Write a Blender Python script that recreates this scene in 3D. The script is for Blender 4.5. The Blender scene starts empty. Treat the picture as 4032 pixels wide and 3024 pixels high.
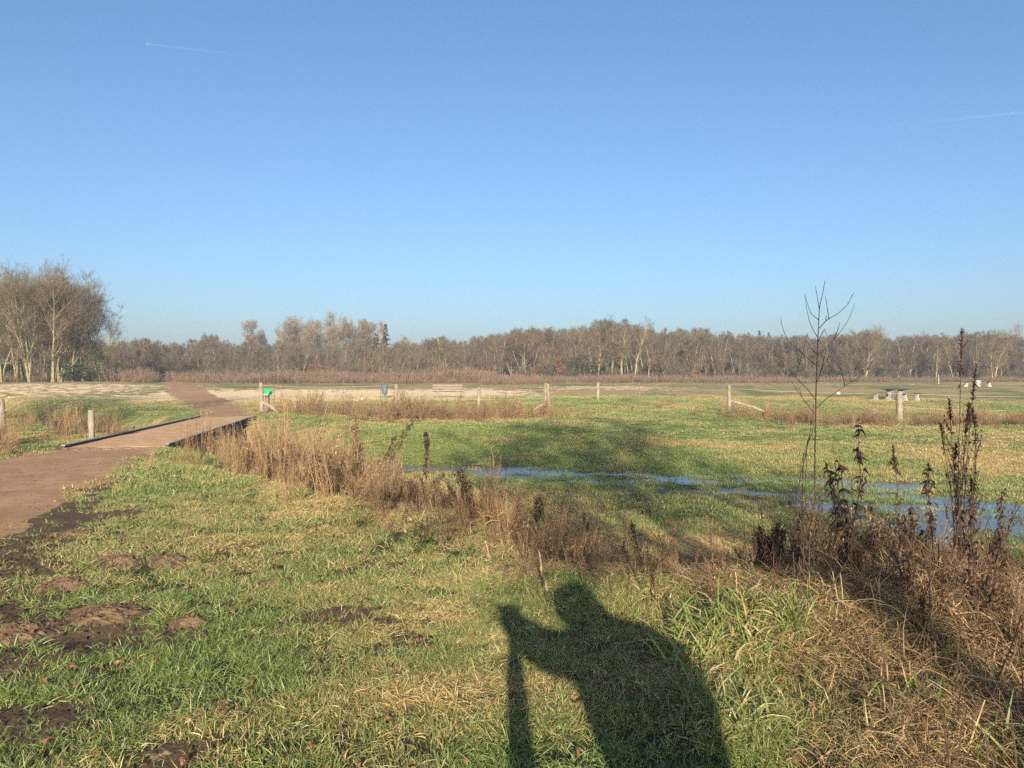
import bpy, bmesh, math, random
import numpy as np
from mathutils import Vector

# ------------------------------------------------------------------ camera, sky, sun, exposure
scene = bpy.context.scene
COL = scene.collection
R = math.radians
F_PX, HOR, EYE = 775.0, 379.0, 1.65          # focal length and horizon row of the 1024 x 768 picture, eye height
cam_d = bpy.data.cameras.new('camera')
cam_d.sensor_width = 36.0
cam_d.lens = F_PX / 1024 * 36.0
cam_d.clip_start = 0.02
cam_d.clip_end = 90000
cam = bpy.data.objects.new('camera', cam_d)
COL.objects.link(cam)
PITCH = math.atan((384 - HOR) / F_PX)
cam.location = (0, 0, EYE)
cam.rotation_euler = (R(90) - PITCH, 0, 0)
scene.camera = cam

SUN_EL, SUN_AZ = R(16.3), R(0.9)              # sun stands behind the camera, a little to its right
world = bpy.data.worlds.new('World')
scene.world = world
world.use_nodes = True
wn = world.node_tree.nodes
wl = world.node_tree.links
wn.clear()
sky = wn.new('ShaderNodeTexSky')
sky.sky_type = 'NISHITA'
sky.sun_disc = False
sky.sun_elevation = SUN_EL
sky.sun_rotation = R(180) - SUN_AZ
sky.altitude = 0
sky.air_density = 1.0
sky.dust_density = 2.0
sky.ozone_density = 4.7
bg = wn.new('ShaderNodeBackground')
bg.inputs['Strength'].default_value = 0.090
wo = wn.new('ShaderNodeOutputWorld')
wl.new(sky.outputs[0], bg.inputs[0])
wl.new(bg.outputs[0], wo.inputs[0])

sun_d = bpy.data.lights.new('sun', 'SUN')
sun_d.energy = 5.0
sun_d.angle = R(0.53)
sun_d.color = (1.0, 0.86, 0.68)
sun = bpy.data.objects.new('sun', sun_d)
COL.objects.link(sun)
to_sun = Vector((math.sin(SUN_AZ) * math.cos(SUN_EL), -math.cos(SUN_AZ) * math.cos(SUN_EL), math.sin(SUN_EL)))
sun.rotation_euler = to_sun.to_track_quat('Z', 'Y').to_euler()

scene.view_settings.view_transform = 'Standard'
scene.view_settings.look = 'None'
scene.view_settings.gamma = 1.0
scene.view_settings.use_curve_mapping = False
scene.view_settings.exposure = 1.08
scene.render.engine = 'CYCLES'
cy = scene.cycles
cy.use_denoising = False
cy.max_bounces = 5
cy.diffuse_bounces = 2
cy.glossy_bounces = 2
cy.transmission_bounces = 3
cy.transparent_max_bounces = 6
cy.volume_bounces = 0
cy.caustics_reflective = False
cy.caustics_refractive = False

# ------------------------------------------------------------------ helpers
SEED = np.random.default_rng(7)
_lat = np.random.default_rng(11).random((256, 256))

def vnoise(x, y):
    x = np.asarray(x, float); y = np.asarray(y, float)
    xi = np.floor(x).astype(int); yi = np.floor(y).astype(int)
    fx = x - xi; fy = y - yi
    fx = fx * fx * fx * (fx * (fx * 6 - 15) + 10); fy = fy * fy * fy * (fy * (fy * 6 - 15) + 10)
    a = _lat[xi & 255, yi & 255]; b = _lat[(xi + 1) & 255, yi & 255]
    c = _lat[xi & 255, (yi + 1) & 255]; d = _lat[(xi + 1) & 255, (yi + 1) & 255]
    return (a + (b - a) * fx) * (1 - fy) + (c + (d - c) * fx) * fy

def fbm(x, y, o=4):
    s = 0.0; a = 0.5; t = 0.0
    x = np.asarray(x, float); y = np.asarray(y, float)
    for k in range(o):
        s = s + a * vnoise(x + 17.3 * k, y - 9.1 * k); t += a
        a *= 0.5; x = (x * 0.8 - y * 0.6) * 2.03; y = (x * 0.6 + y * 0.8) * 1.0 if False else y * 2.03
    return s / t

def sst(a, b, v):
    t = np.clip((np.asarray(v, float) - a) / (b - a), 0, 1)
    return t * t * (3 - 2 * t)

def prof(v, xs, ys):
    """smooth piecewise profile"""
    v = np.asarray(v, float)
    out = np.full(v.shape, float(ys[0]))
    for i in range(len(xs) - 1):
        out = out + (ys[i + 1] - ys[i]) * sst(xs[i], xs[i + 1], v)
    return out

class Geo:
    """collects shapes; build() links them as ONE mesh object"""
    def __init__(self):
        self.V = []; self.Q = []; self.T = []; self.A = []; self.n = 0
    def add(self, V, Q=None, T=None, a=None):
        V = np.asarray(V, float).reshape(-1, 3)
        self.V.append(V)
        if Q is not None and len(Q): self.Q.append(np.asarray(Q, int).reshape(-1, 4) + self.n)
        if T is not None and len(T): self.T.append(np.asarray(T, int).reshape(-1, 3) + self.n)
        self.A.append(np.zeros(len(V)) if a is None else np.asarray(a, float))
        self.n += len(V)
    def mesh(self, name, mat, smooth=False):
        me = bpy.data.meshes.new(name)
        V = np.concatenate(self.V) if self.V else np.zeros((0, 3))
        Q = np.concatenate(self.Q) if self.Q else np.zeros((0, 4), int)
        T = np.concatenate(self.T) if self.T else np.zeros((0, 3), int)
        me.vertices.add(len(V)); me.vertices.foreach_set('co', V.astype(np.float32).ravel())
        loops = np.concatenate([Q.ravel(), T.ravel()]).astype(np.int32)
        tot = np.concatenate([np.full(len(Q), 4), np.full(len(T), 3)]).astype(np.int32)
        st = np.concatenate([[0], np.cumsum(tot)[:-1]]).astype(np.int32) if len(tot) else tot
        me.loops.add(len(loops)); me.loops.foreach_set('vertex_index', loops)
        me.polygons.add(len(tot)); me.polygons.foreach_set('loop_start', st)
        me.polygons.foreach_set('use_smooth', np.full(len(tot), bool(smooth)))
        at = me.attributes.new('rnd', 'FLOAT', 'POINT')
        at.data.foreach_set('value', np.concatenate(self.A).astype(np.float32) if self.A else [])
        if mat: me.materials.append(mat)
        me.update(calc_edges=True)
        return me
    def build(self, name, mat, parent=None, smooth=False, link=True):
        o = bpy.data.objects.new(name, self.mesh(name, mat, smooth))
        if link: COL.objects.link(o)
        if parent: o.parent = parent
        return o
    # -- shapes
    def box(self, c, s, rz=0.0, taper=1.0, a=0.5):
        cx, cy_, cz = c; sx, sy, sz = (q / 2 for q in s)
        v = []
        for z, k in ((-sz, 1.0), (sz, taper)):
            for x, y in ((-sx, -sy), (sx, -sy), (sx, sy), (-sx, sy)):
                x *= k; y *= k
                v.append((cx + x * math.cos(rz) - y * math.sin(rz), cy_ + x * math.sin(rz) + y * math.cos(rz), cz + z))
        self.add(v, [(0, 3, 2, 1), (4, 5, 6, 7), (0, 1, 5, 4), (1, 2, 6, 5), (2, 3, 7, 6), (3, 0, 4, 7)], a=[a] * 8)
    def prism(self, poly, axis_a, axis_b, ext):
        """polygon given in 3-D, extruded by vector ext"""
        P = np.asarray(poly, float); n = len(P)
        V = np.concatenate([P, P + np.asarray(ext, float)])
        Q = [(i, (i + 1) % n, n + (i + 1) % n, n + i) for i in range(n)]
        T = [(0, i + 1, i) for i in range(1, n - 1)] + [(n, n + i, n + i + 1) for i in range(1, n - 1)]
        self.add(V, Q, T)
    def tube(self, P, Rr, n=6, cap=True, a=0.5):
        P = np.asarray(P, float); k = len(P)
        Rr = np.full(k, Rr, float) if np.isscalar(Rr) else np.asarray(Rr, float)
        T = np.gradient(P, axis=0); T /= np.linalg.norm(T, axis=1, keepdims=True) + 1e-9
        ref = np.array([0.31, 0.92, 0.23]) if abs(T[0][2]) > 0.6 else np.array([0.1, 0.05, 1.0])
        U = np.cross(T, ref); U /= np.linalg.norm(U, axis=1, keepdims=True) + 1e-9
        W = np.cross(T, U)
        an = np.arange(n) / n * 2 * math.pi
        V = P[:, None] + Rr[:, None, None] * (np.cos(an)[None, :, None] * U[:, None] + np.sin(an)[None, :, None] * W[:, None])
        Q = [(i * n + j, i * n + (j + 1) % n, (i + 1) * n + (j + 1) % n, (i + 1) * n + j) for i in range(k - 1) for j in range(n)]
        V = V.reshape(-1, 3); Tt = []
        if cap:
            V = np.concatenate([V, P[:1], P[-1:]])
            for j in range(n):
                Tt.append((k * n, (j + 1) % n, j)); Tt.append((k * n + 1, (k - 1) * n + j, (k - 1) * n + (j + 1) % n))
        self.add(V, Q, Tt, a=np.full(len(V), a))
    def lathe(self, c, prf, n=16):
        """prf: list of (radius, z) round a vertical axis at c"""
        P = [(c[0], c[1], c[2] + z) for r, z in prf]
        an = np.arange(n) / n * 2 * math.pi
        V = np.array([[(c[0] + r * math.cos(t), c[1] + r * math.sin(t), c[2] + z) for t in an] for r, z in prf])
        k = len(prf)
        Q = [(i * n + j, i * n + (j + 1) % n, (i + 1) * n + (j + 1) % n, (i + 1) * n + j) for i in range(k - 1) for j in range(n)]
        self.add(V.reshape(-1, 3), Q)
    def ribbons(self, base, d, L, w, droop=0.0, nseg=3, rng=None, flat=None, a=None, tip=0.0, jit=0.0):
        rng = rng or SEED
        base = np.asarray(base, float); n = len(base)
        if n == 0: return
        d = np.asarray(d, float); d = d / (np.linalg.norm(d, axis=1, keepdims=True) + 1e-9)
        L = np.broadcast_to(np.asarray(L, float), (n,)); w = np.broadcast_to(np.asarray(w, float), (n,))
        droop = np.broadcast_to(np.asarray(droop, float), (n,))
        side = np.cross(d, rng.normal(size=(n, 3)) if flat is None else flat)
        side /= np.linalg.norm(side, axis=1, keepdims=True) + 1e-9
        p = base.copy(); rows = []
        for i in range(nseg + 1):
            ww = w * (1 - (1 - tip) * (i / nseg) ** 1.6) * 0.5
            if i < nseg or tip > 0:
                rows.append(p - side * ww[:, None]); rows.append(p + side * ww[:, None])
            else:
                rows.append(p.copy())
            p = p + d * (L / nseg)[:, None]
            d = d + np.stack([np.zeros(n), np.zeros(n), -droop / nseg], 1)
            if jit: d = d + rng.normal(size=(n, 3)) * jit
            d = d / (np.linalg.norm(d, axis=1, keepdims=True) + 1e-9)
        m = len(rows)
        V = np.stack(rows, 1).reshape(-1, 3)
        o = (np.arange(n) * m)[:, None]
        Q = []; T = None
        last = nseg if tip > 0 else nseg - 1
        for i in range(last):
            Q.append(o + np.array([[2 * i, 2 * i + 1, 2 * i + 3, 2 * i + 2]]))
        if tip <= 0: T = o + np.array([[2 * nseg - 2, 2 * nseg - 1, 2 * nseg]])
        a = rng.random(n) if a is None else np.broadcast_to(np.asarray(a, float), (n,))
        self.add(V, np.concatenate(Q) if Q else None, T, np.repeat(a, m))
    def tubes(self, base, d, L, r0, r1, droop, nseg, ns=3, jit=0.0, rng=None):
        """many tapered branches at once; returns centre points and directions"""
        rng = rng or SEED
        base = np.asarray(base, float); n = len(base)
        d = np.asarray(d, float); d = d / np.linalg.norm(d, axis=1, keepdims=True)
        C = [base]; D = [d]; p = base
        for i in range(nseg):
            p = p + d * (L / nseg)[:, None]
            C.append(p)
            d = d + np.stack([np.zeros(n), np.zeros(n), -np.broadcast_to(droop, (n,)) / nseg], 1)
            if jit: d = d + rng.normal(size=(n, 3)) * jit
            d = d / np.linalg.norm(d, axis=1, keepdims=True); D.append(d)
        C = np.stack(C, 1); D = np.stack(D, 1)
        k = nseg + 1
        ref = np.where(np.abs(D[:, :1, 2:3]) > 0.8, np.array([[[0.9, 0.35, 0.1]]]), np.array([[[0.05, 0.1, 1.0]]]))
        U = np.cross(D, np.broadcast_to(ref, D.shape)); U /= np.linalg.norm(U, axis=2, keepdims=True) + 1e-9
        W = np.cross(D, U)
        f = np.linspace(0, 1, k)
        rad = r0[:, None] * (1 - f) + r1[:, None] * f
        an = np.arange(ns) / ns * 2 * math.pi
        V = C[:, :, None] + rad[:, :, None, None] * (np.cos(an)[None, None, :, None] * U[:, :, None] + np.sin(an)[None, None, :, None] * W[:, :, None])
        o = (np.arange(n) * k * ns)[:, None]
        Q = [o + np.array([[i * ns + j, i * ns + (j + 1) % ns, (i + 1) * ns + (j + 1) % ns, (i + 1) * ns + j]]) for i in range(nseg) for j in range(ns)]
        self.add(V.reshape(-1, 3), np.concatenate(Q), None, np.repeat(rng.random(n), k * ns))
        return C, D

def tag(o, label=None, cat=None, group=None, kind=None):
    if label: o['label'] = label
    if cat: o['category'] = cat
    if group: o['group'] = group
    if kind: o['kind'] = kind
    return o

def empty(name, loc, label, cat, group=None, rz=0.0, scale=1.0):
    o = bpy.data.objects.new(name, None); COL.objects.link(o)
    o.empty_display_size = 0.2
    o.location = loc; o.rotation_euler = (0, 0, rz); o.scale = (scale,) * 3
    return tag(o, label, cat, group)

def copy_tree(src, loc, rz, scale, label, group=None, color=None, cat=None):
    c = src.copy(); COL.objects.link(c)
    c.location = loc; c.rotation_euler = (0, 0, rz)
    c.scale = (scale,) * 3 if np.isscalar(scale) else scale
    c['label'] = label
    if cat: c['category'] = cat
    if group: c['group'] = group
    elif 'group' in c: del c['group']
    for ch in src.children:
        k = ch.copy(); COL.objects.link(k); k.parent = c
        if color is not None: k.color = color
    return c

# ------------------------------------------------------------------ materials (all node based)
def nodes(name):
    m = bpy.data.materials.new(name); m.use_nodes = True
    nt = m.node_tree; nt.nodes.clear()
    out = nt.nodes.new('ShaderNodeOutputMaterial')
    return m, nt, out

def N(nt, t, **kw):
    n = nt.nodes.new(t)
    for k, v in kw.items(): setattr(n, k, v)
    return n

def mixc(nt, f, a, b, mode='MIX'):
    n = N(nt, 'ShaderNodeMix', data_type='RGBA', blend_type=mode)
    for s, v in ((n.inputs[0], f), (n.inputs[6], a), (n.inputs[7], b)):
        if isinstance(v, bpy.types.NodeSocket): nt.links.new(v, s)
        elif isinstance(v, (int, float)): s.default_value = v
        else: s.default_value = (*v, 1)
    return n.outputs[2]

def math_(nt, op, a, b=0.0, clamp=False):
    n = N(nt, 'ShaderNodeMath', operation=op, use_clamp=clamp)
    for s, v in zip(n.inputs, (a, b)):
        if isinstance(v, bpy.types.NodeSocket): nt.links.new(v, s)
        else: s.default_value = v
    return n.outputs[0]

def attr(nt, name, kind='GEOMETRY', out='Fac'):
    return N(nt, 'ShaderNodeAttribute', attribute_name=name, attribute_type=kind).outputs[out]

def noise(nt, scale, detail=4, rough=0.55, coord=None, dist=0.0):
    n = N(nt, 'ShaderNodeTexNoise')
    n.inputs['Scale'].default_value = scale; n.inputs['Detail'].default_value = detail
    n.inputs['Roughness'].default_value = rough; n.inputs['Distortion'].default_value = dist
    if coord is not None: nt.links.new(coord, n.inputs['Vector'])
    return n.outputs['Fac']

def pos(nt): return N(nt, 'ShaderNodeNewGeometry').outputs['Position']

def mapr(nt, v, a, b, c=0.0, d=1.0):
    n = N(nt, 'ShaderNodeMapRange'); n.interpolation_type = 'SMOOTHSTEP'
    nt.links.new(v, n.inputs[0])
    for i, q in enumerate((a, b, c, d)): n.inputs[i + 1].default_value = q
    return n.outputs[0]

def bsdf(nt, col, rough=0.8, spec=0.3, normal=None, metallic=0.0):
    p = N(nt, 'ShaderNodeBsdfPrincipled')
    if isinstance(col, bpy.types.NodeSocket): nt.links.new(col, p.inputs['Base Color'])
    else: p.inputs['Base Color'].default_value = (*col, 1)
    if isinstance(rough, bpy.types.NodeSocket): nt.links.new(rough, p.inputs['Roughness'])
    else: p.inputs['Roughness'].default_value = rough
    p.inputs['Specular IOR Level'].default_value = spec
    p.inputs['Metallic'].default_value = metallic
    if normal is not None: nt.links.new(normal, p.inputs['Normal'])
    return p.outputs[0]

def bump(nt, h, strength=0.5, dist=0.02):
    b = N(nt, 'ShaderNodeBump')
    if isinstance(strength, bpy.types.NodeSocket): nt.links.new(strength, b.inputs['Strength'])
    else: b.inputs['Strength'].default_value = strength
    b.inputs['Distance'].default_value = dist
    nt.links.new(h, b.inputs['Height'])
    return b.outputs[0]

def leafy(nt, out, col, rough=0.55, spec=0.25, trans=0.3):
    s = bsdf(nt, col, rough, spec)
    t = N(nt, 'ShaderNodeBsdfTranslucent'); nt.links.new(col, t.inputs[0])
    m = N(nt, 'ShaderNodeMixShader'); m.inputs[0].default_value = trans
    nt.links.new(s, m.inputs[1]); nt.links.new(t.outputs[0], m.inputs[2]); nt.links.new(m.outputs[0], out.inputs[0])

def blade_mat(name, g1, g2, d1, d2, dry_from_instance=True, spread=0.9, trans=0.3, rough=0.5, spec=0.3):
    """blades between fresh green (g1..g2) and dry straw (d1..d2); the share of dry comes with each tuft"""
    m, nt, out = nodes(name)
    r = attr(nt, 'rnd')
    if dry_from_instance:
        dry = attr(nt, 'dry', 'INSTANCER')
        f = math_(nt, 'ADD', dry, math_(nt, 'MULTIPLY', math_(nt, 'SUBTRACT', r, 0.5), spread))
        f = mapr(nt, f, 0.3, 0.7)
    else:
        f = r
    r2 = math_(nt, 'FRACT', math_(nt, 'MULTIPLY', r, 7.31))
    col = mixc(nt, f, mixc(nt, r2, g1, g2), mixc(nt, r2, d1, d2))
    r3 = math_(nt, 'FRACT', math_(nt, 'MULTIPLY', r, 23.7))
    col = mixc(nt, 1.0, col, mixc(nt, r3, (0.62,) * 3, (1.25,) * 3), 'MULTIPLY')
    leafy(nt, out, col, rough, spec, trans)
    return m

def simple(name, col, rough=0.8, spec=0.3, var=0.25, scale=6.0, bstr=0.0, metallic=0.0, objcol=False, rndattr=False, dark=None):
    m, nt, out = nodes(name)
    tc = N(nt, 'ShaderNodeTexCoord').outputs['Object']
    nz = noise(nt, scale, 5, 0.6, tc)
    a = tuple(c * (1 - var) for c in col) if dark is None else dark
    b = tuple(min(1, c * (1 + var)) for c in col)
    c = mixc(nt, mapr(nt, nz, 0.3, 0.7), a, b)
    if objcol:
        oi = N(nt, 'ShaderNodeObjectInfo')
        c = mixc(nt, 1.0, c, oi.outputs['Color'], 'MULTIPLY')
    if rndattr:
        c = mixc(nt, 1.0, c, mixc(nt, attr(nt, 'rnd'), (0.6,) * 3, (1.3,) * 3), 'MULTIPLY')
    nrm = bump(nt, nz, bstr, 0.02) if bstr else None
    nt.links.new(bsdf(nt, c, rough, spec, nrm, metallic), out.inputs[0])
    return m

def post_mat(name, pale, grey):
    """weathered round wood: cracks along the grain"""
    m, nt, out = nodes(name)
    tc = N(nt, 'ShaderNodeTexCoord').outputs['Object']
    mp = N(nt, 'ShaderNodeMapping'); mp.inputs['Scale'].default_value = (14, 14, 0.9); nt.links.new(tc, mp.inputs[0])
    grain = noise(nt, 3.0, 6, 0.65, mp.outputs[0], 0.4)
    blot = noise(nt, 3.0, 3, 0.5, tc)
    c = mixc(nt, mapr(nt, blot, 0.35, 0.7), pale, grey)
    c = mixc(nt, mapr(nt, grain, 0.52, 0.66), c, tuple(q * 0.35 for q in grey))
    nt.links.new(bsdf(nt, c, 0.85, 0.2, bump(nt, grain, 0.6, 0.02)), out.inputs[0])
    return m

M = {}
M['grass'] = blade_mat('grass_blades', (0.165, 0.235, 0.050), (0.265, 0.335, 0.125), (0.62, 0.48, 0.225), (0.40, 0.27, 0.11), rough=0.42, spec=0.45)
M['lush'] = blade_mat('lush_blades', (0.12, 0.20, 0.035), (0.22, 0.30, 0.12), (0.34, 0.34, 0.12), (0.45, 0.40, 0.16), False, rough=0.4, spec=0.4)
M['straw'] = blade_mat('straw_blades', (0.29, 0.18, 0.085), (0.40, 0.275, 0.13), (0.56, 0.43, 0.23), (0.15, 0.08, 0.042), False, trans=0.2)
M['reed'] = blade_mat('reed_stalks', (0.29, 0.175, 0.085), (0.38, 0.25, 0.12), (0.48, 0.35, 0.19), (0.17, 0.09, 0.048), False, trans=0.15)
M['rust'] = blade_mat('rusty_grass', (0.20, 0.118, 0.062), (0.26, 0.165, 0.088), (0.33, 0.235, 0.13), (0.13, 0.078, 0.048), False, trans=0.15)
M['belt'] = blade_mat('belt_grass', (0.165, 0.108, 0.070), (0.21, 0.145, 0.092), (0.275, 0.20, 0.13), (0.115, 0.076, 0.054), False, trans=0.15)
M['deadweed'] = blade_mat('withered_leaf', (0.040, 0.024, 0.016), (0.06, 0.032, 0.018), (0.09, 0.05, 0.027), (0.025, 0.016, 0.012), False, trans=0.08)
M['brownweed'] = blade_mat('brown_weed', (0.20, 0.118, 0.066), (0.27, 0.172, 0.092), (0.36, 0.25, 0.14), (0.10, 0.058, 0.038), False, trans=0.1)
M['darkstem'] = simple('dark_stem', (0.075, 0.048, 0.034), 0.75, 0.25, 0.4, 30)
M['palestem'] = simple('pale_stalk', (0.38, 0.26, 0.14), 0.7, 0.3, 0.35, 25)
M['sapling'] = simple('sapling_bark', (0.055, 0.040, 0.034), 0.65, 0.35, 0.4, 40)
M['leaf'] = blade_mat('fallen_leaf', (0.28, 0.11, 0.05), (0.20, 0.085, 0.04), (0.36, 0.19, 0.09), (0.13, 0.06, 0.035), False, trans=0.1)
M['bark'] = simple('bark', (0.145, 0.130, 0.088), 0.9, 0.15, 0.35, 2.5, 0.4, objcol=True)
M['twig'] = simple('twigs', (0.118, 0.098, 0.068), 0.85, 0.2, 0.2, 0.8, objcol=True, rndattr=True)
M['needle'] = blade_mat('needles', (0.022, 0.042, 0.022), (0.035, 0.06, 0.028), (0.05, 0.07, 0.035), (0.02, 0.032, 0.02), False, trans=0.05)
M['ivy'] = blade_mat('ivy_leaf', (0.03, 0.055, 0.018), (0.045, 0.075, 0.025), (0.07, 0.085, 0.03), (0.025, 0.04, 0.016), False, trans=0.1)
M['rustleaf'] = blade_mat('rust_leaf', (0.22, 0.085, 0.042), (0.27, 0.12, 0.06), (0.30, 0.16, 0.085), (0.16, 0.062, 0.035), False, trans=0.2)
M['post'] = post_mat('weathered_post', (0.30, 0.25, 0.18), (0.22, 0.19, 0.15))
M['postdark'] = post_mat('brown_post', (0.20, 0.15, 0.11), (0.15, 0.12, 0.10))
M['tar'] = simple('tarred_timber', (0.035, 0.032, 0.032), 0.7, 0.3, 0.4, 4)
M['kerb'] = simple('grey_kerb_timber', (0.30, 0.29, 0.28), 0.8, 0.25, 0.3, 5)
M['deck'] = simple('sandy_deck', (0.55, 0.345, 0.185), 0.95, 0.1, 0.18, 2.2)
M['brick'] = simple('paving_brick', (0.32, 0.205, 0.115), 0.9, 0.15, 0.25, 5)
M['zinc'] = simple('galvanised_steel', (0.085, 0.095, 0.105), 0.6, 0.4, 0.2, 8, 0.0, 0.0)
M['darkmetal'] = simple('dark_steel', (0.06, 0.065, 0.075), 0.55, 0.4, 0.2, 8)
M['benchwood'] = simple('grey_bench_wood', (0.20, 0.165, 0.12), 0.85, 0.2, 0.2, 8, 0.2)
M['concrete'] = simple('white_concrete', (0.34, 0.33, 0.30), 0.85, 0.2, 0.08, 6)
M['darkslab'] = simple('dark_table_top', (0.045, 0.047, 0.05), 0.6, 0.35, 0.2, 5)
M['green'] = simple('green_panel', (0.02, 0.36, 0.10), 0.4, 0.5, 0.05, 3)
M['white'] = simple('white_plastic', (0.6, 0.6, 0.58), 0.5, 0.4, 0.04, 3)
M['tape'] = simple('pale_tape', (0.36, 0.34, 0.30), 0.6, 0.3, 0.1, 3)
M['coat'] = simple('dark_coat', (0.03, 0.035, 0.05), 0.9, 0.2, 0.2, 6)
M['skin'] = simple('skin', (0.52, 0.33, 0.25), 0.6, 0.3, 0.08, 8)
M['clod'] = simple('mole_soil', (0.125, 0.083, 0.050), 0.95, 0.1, 0.45, 14, 1.0)

def make_ground_mat():
    m, nt, out = nodes('ground')
    P = pos(nt)
    n1 = noise(nt, 0.9, 5, 0.6, P); n2 = noise(nt, 6.0, 6, 0.65, P); n3 = noise(nt, 45.0, 5, 0.7, P)
    dry, mud, sand, path, far, wet = (attr(nt, k) for k in ('dry', 'mud', 'sand', 'path', 'cover', 'wet'))
    j = math_(nt, 'MULTIPLY', math_(nt, 'SUBTRACT', n2, 0.5), 0.9)
    j1 = math_(nt, 'MULTIPLY', math_(nt, 'SUBTRACT', n1, 0.5), 0.8)
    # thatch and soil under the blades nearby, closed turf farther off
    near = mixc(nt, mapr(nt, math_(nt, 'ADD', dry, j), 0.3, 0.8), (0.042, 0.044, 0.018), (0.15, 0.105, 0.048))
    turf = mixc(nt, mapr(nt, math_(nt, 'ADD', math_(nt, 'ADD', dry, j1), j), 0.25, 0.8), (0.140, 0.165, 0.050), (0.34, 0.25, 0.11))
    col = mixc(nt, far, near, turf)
    soil = mixc(nt, mapr(nt, n3, 0.3, 0.7), (0.062, 0.041, 0.024), (0.15, 0.10, 0.058))
    col = mixc(nt, mapr(nt, math_(nt, 'ADD', mud, j), 0.4, 0.6), col, soil)
    sandc = mixc(nt, mapr(nt, n2, 0.3, 0.7), (0.64, 0.465, 0.25), (0.86, 0.67, 0.41))
    j3 = math_(nt, 'MULTIPLY', math_(nt, 'SUBTRACT', noise(nt, 1.1, 7, 0.72, P), 0.5), 2.6)
    col = mixc(nt, mapr(nt, math_(nt, 'ADD', sand, j3), 0.42, 0.58), col, sandc)
    pathc = mixc(nt, mapr(nt, math_(nt, 'ADD', math_(nt, 'MULTIPLY', n1, 0.5), math_(nt, 'MULTIPLY', noise(nt, 3.5, 6, 0.7, P), 0.5)), 0.36, 0.64), (0.32, 0.183, 0.088), (0.47, 0.285, 0.145))
    pathc = mixc(nt, mapr(nt, n3, 0.35, 0.75), pathc, mixc(nt, 0.35, pathc, (0.14, 0.09, 0.06)))
    col = mixc(nt, mapr(nt, math_(nt, 'ADD', path, math_(nt, 'MULTIPLY', j, 0.7)), 0.42, 0.58), col, pathc)
    col = mixc(nt, math_(nt, 'MULTIPLY', wet, 0.7), col, (0.045, 0.04, 0.022))
    h = math_(nt, 'ADD', math_(nt, 'MULTIPLY', n2, 1.0), math_(nt, 'MULTIPLY', n3, 0.35))
    rough = mapr(nt, wet, 0.0, 1.0, 0.95, 0.4)
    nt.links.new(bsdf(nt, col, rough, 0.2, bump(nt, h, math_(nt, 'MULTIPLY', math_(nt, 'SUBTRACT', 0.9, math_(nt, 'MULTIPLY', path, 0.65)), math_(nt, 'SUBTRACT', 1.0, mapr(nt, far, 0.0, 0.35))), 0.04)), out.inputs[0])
    return m
M['ground'] = make_ground_mat()

def make_water_mat():
    m, nt, out = nodes('shallow_water')
    P = pos(nt)
    mp = N(nt, 'ShaderNodeMapping'); mp.inputs['Scale'].default_value = (6, 14, 6); nt.links.new(P, mp.inputs[0])
    nz = noise(nt, 1.5, 3, 0.5, mp.outputs[0])
    nt.links.new(bsdf(nt, (0.045, 0.042, 0.034), 0.14, 0.45, bump(nt, nz, 0.2, 0.02)), out.inputs[0])
    return m
M['water'] = make_water_mat()

# ------------------------------------------------------------------ the lie of the land
K = 1 / math.sqrt(2)
WATER_Z = -0.62

def ditch_left(x, y): return sst(13.5, 19.0, (y - x) * K)

def h_smooth(x, y):
    x = np.asarray(x, float); y = np.asarray(y, float)
    s = (x + y) * K
    sc = s - 1.2 * sst(1.4, 3.4, x) * (1 - sst(9, 12, y)) + 0.75 * np.exp(-(((y - x) * K - 4.7) / 1.3) ** 2)
    right = prof(sc, (5.6, 6.9, 10.8), (0.0, -0.40, -0.60)) + 0.07 * np.exp(-((sc - 5.35) / 0.55) ** 2) + 0.30 * sst(17, 30, y + 0.25 * x) * sst(14.5, 19, s) + 0.30 * sst(34, 58, y)
    left = prof(s, (7.3, 9.4, 12.2, 14.6), (0.0, -1.15, -1.15, 0.0))
    w = ditch_left(x, y)
    h = right * (1 - w) + left * w
    h = h + prof(y, (40, 60, 80, 105), (0.0, 0.28, 0.85, 1.2))
    h = h + 0.40 * np.exp(-((x + 46) / 15) ** 2 - ((y - 72) / 13) ** 2)      # sandy mound on the left
    return h

BUMPS = []       # (x, y, height, radius) of molehills and small mounds
def hills(x, y):
    q = 0.0
    for bx, by, bh, br in BUMPS:
        q = q + bh * np.exp(-((x - bx) ** 2 + (y - by) ** 2) / br ** 2)
    return q

def H(x, y):
    x = np.asarray(x, float); y = np.asarray(y, float)
    r = np.hypot(x, y)
    keep = 1 - 0.75 * path_mask(x, y)
    h = h_smooth(x, y) + keep * (0.13 * (fbm(x * 0.55, y * 0.55, 4) - 0.5) + 0.05 * (fbm(x * 2.7 + 5, y * 2.7, 3) - 0.5) * (1 - sst(15, 30, r)))
    h = h + 0.5 * (fbm(x * 0.04 + 3, y * 0.04 + 8, 3) - 0.5) * sst(45, 120, r)
    # a wandering trough that holds the water
    u = (x + 9.6) * -0.1835 + (y - 18.8) * 0.983; v = np.abs((x + 9.6) * 0.983 + (y - 18.8) * 0.1835)
    h = h - wetness(x, y) * 0.075 + hills(x, y)
    under = sst(0.0, 0.3, u) * (1 - sst(15.0, 15.3, u)) * (1 - sst(1.2, 1.6, v))
    return np.where(under > 0, h * (1 - under) + np.minimum(h, -0.25) * under, h)

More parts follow.
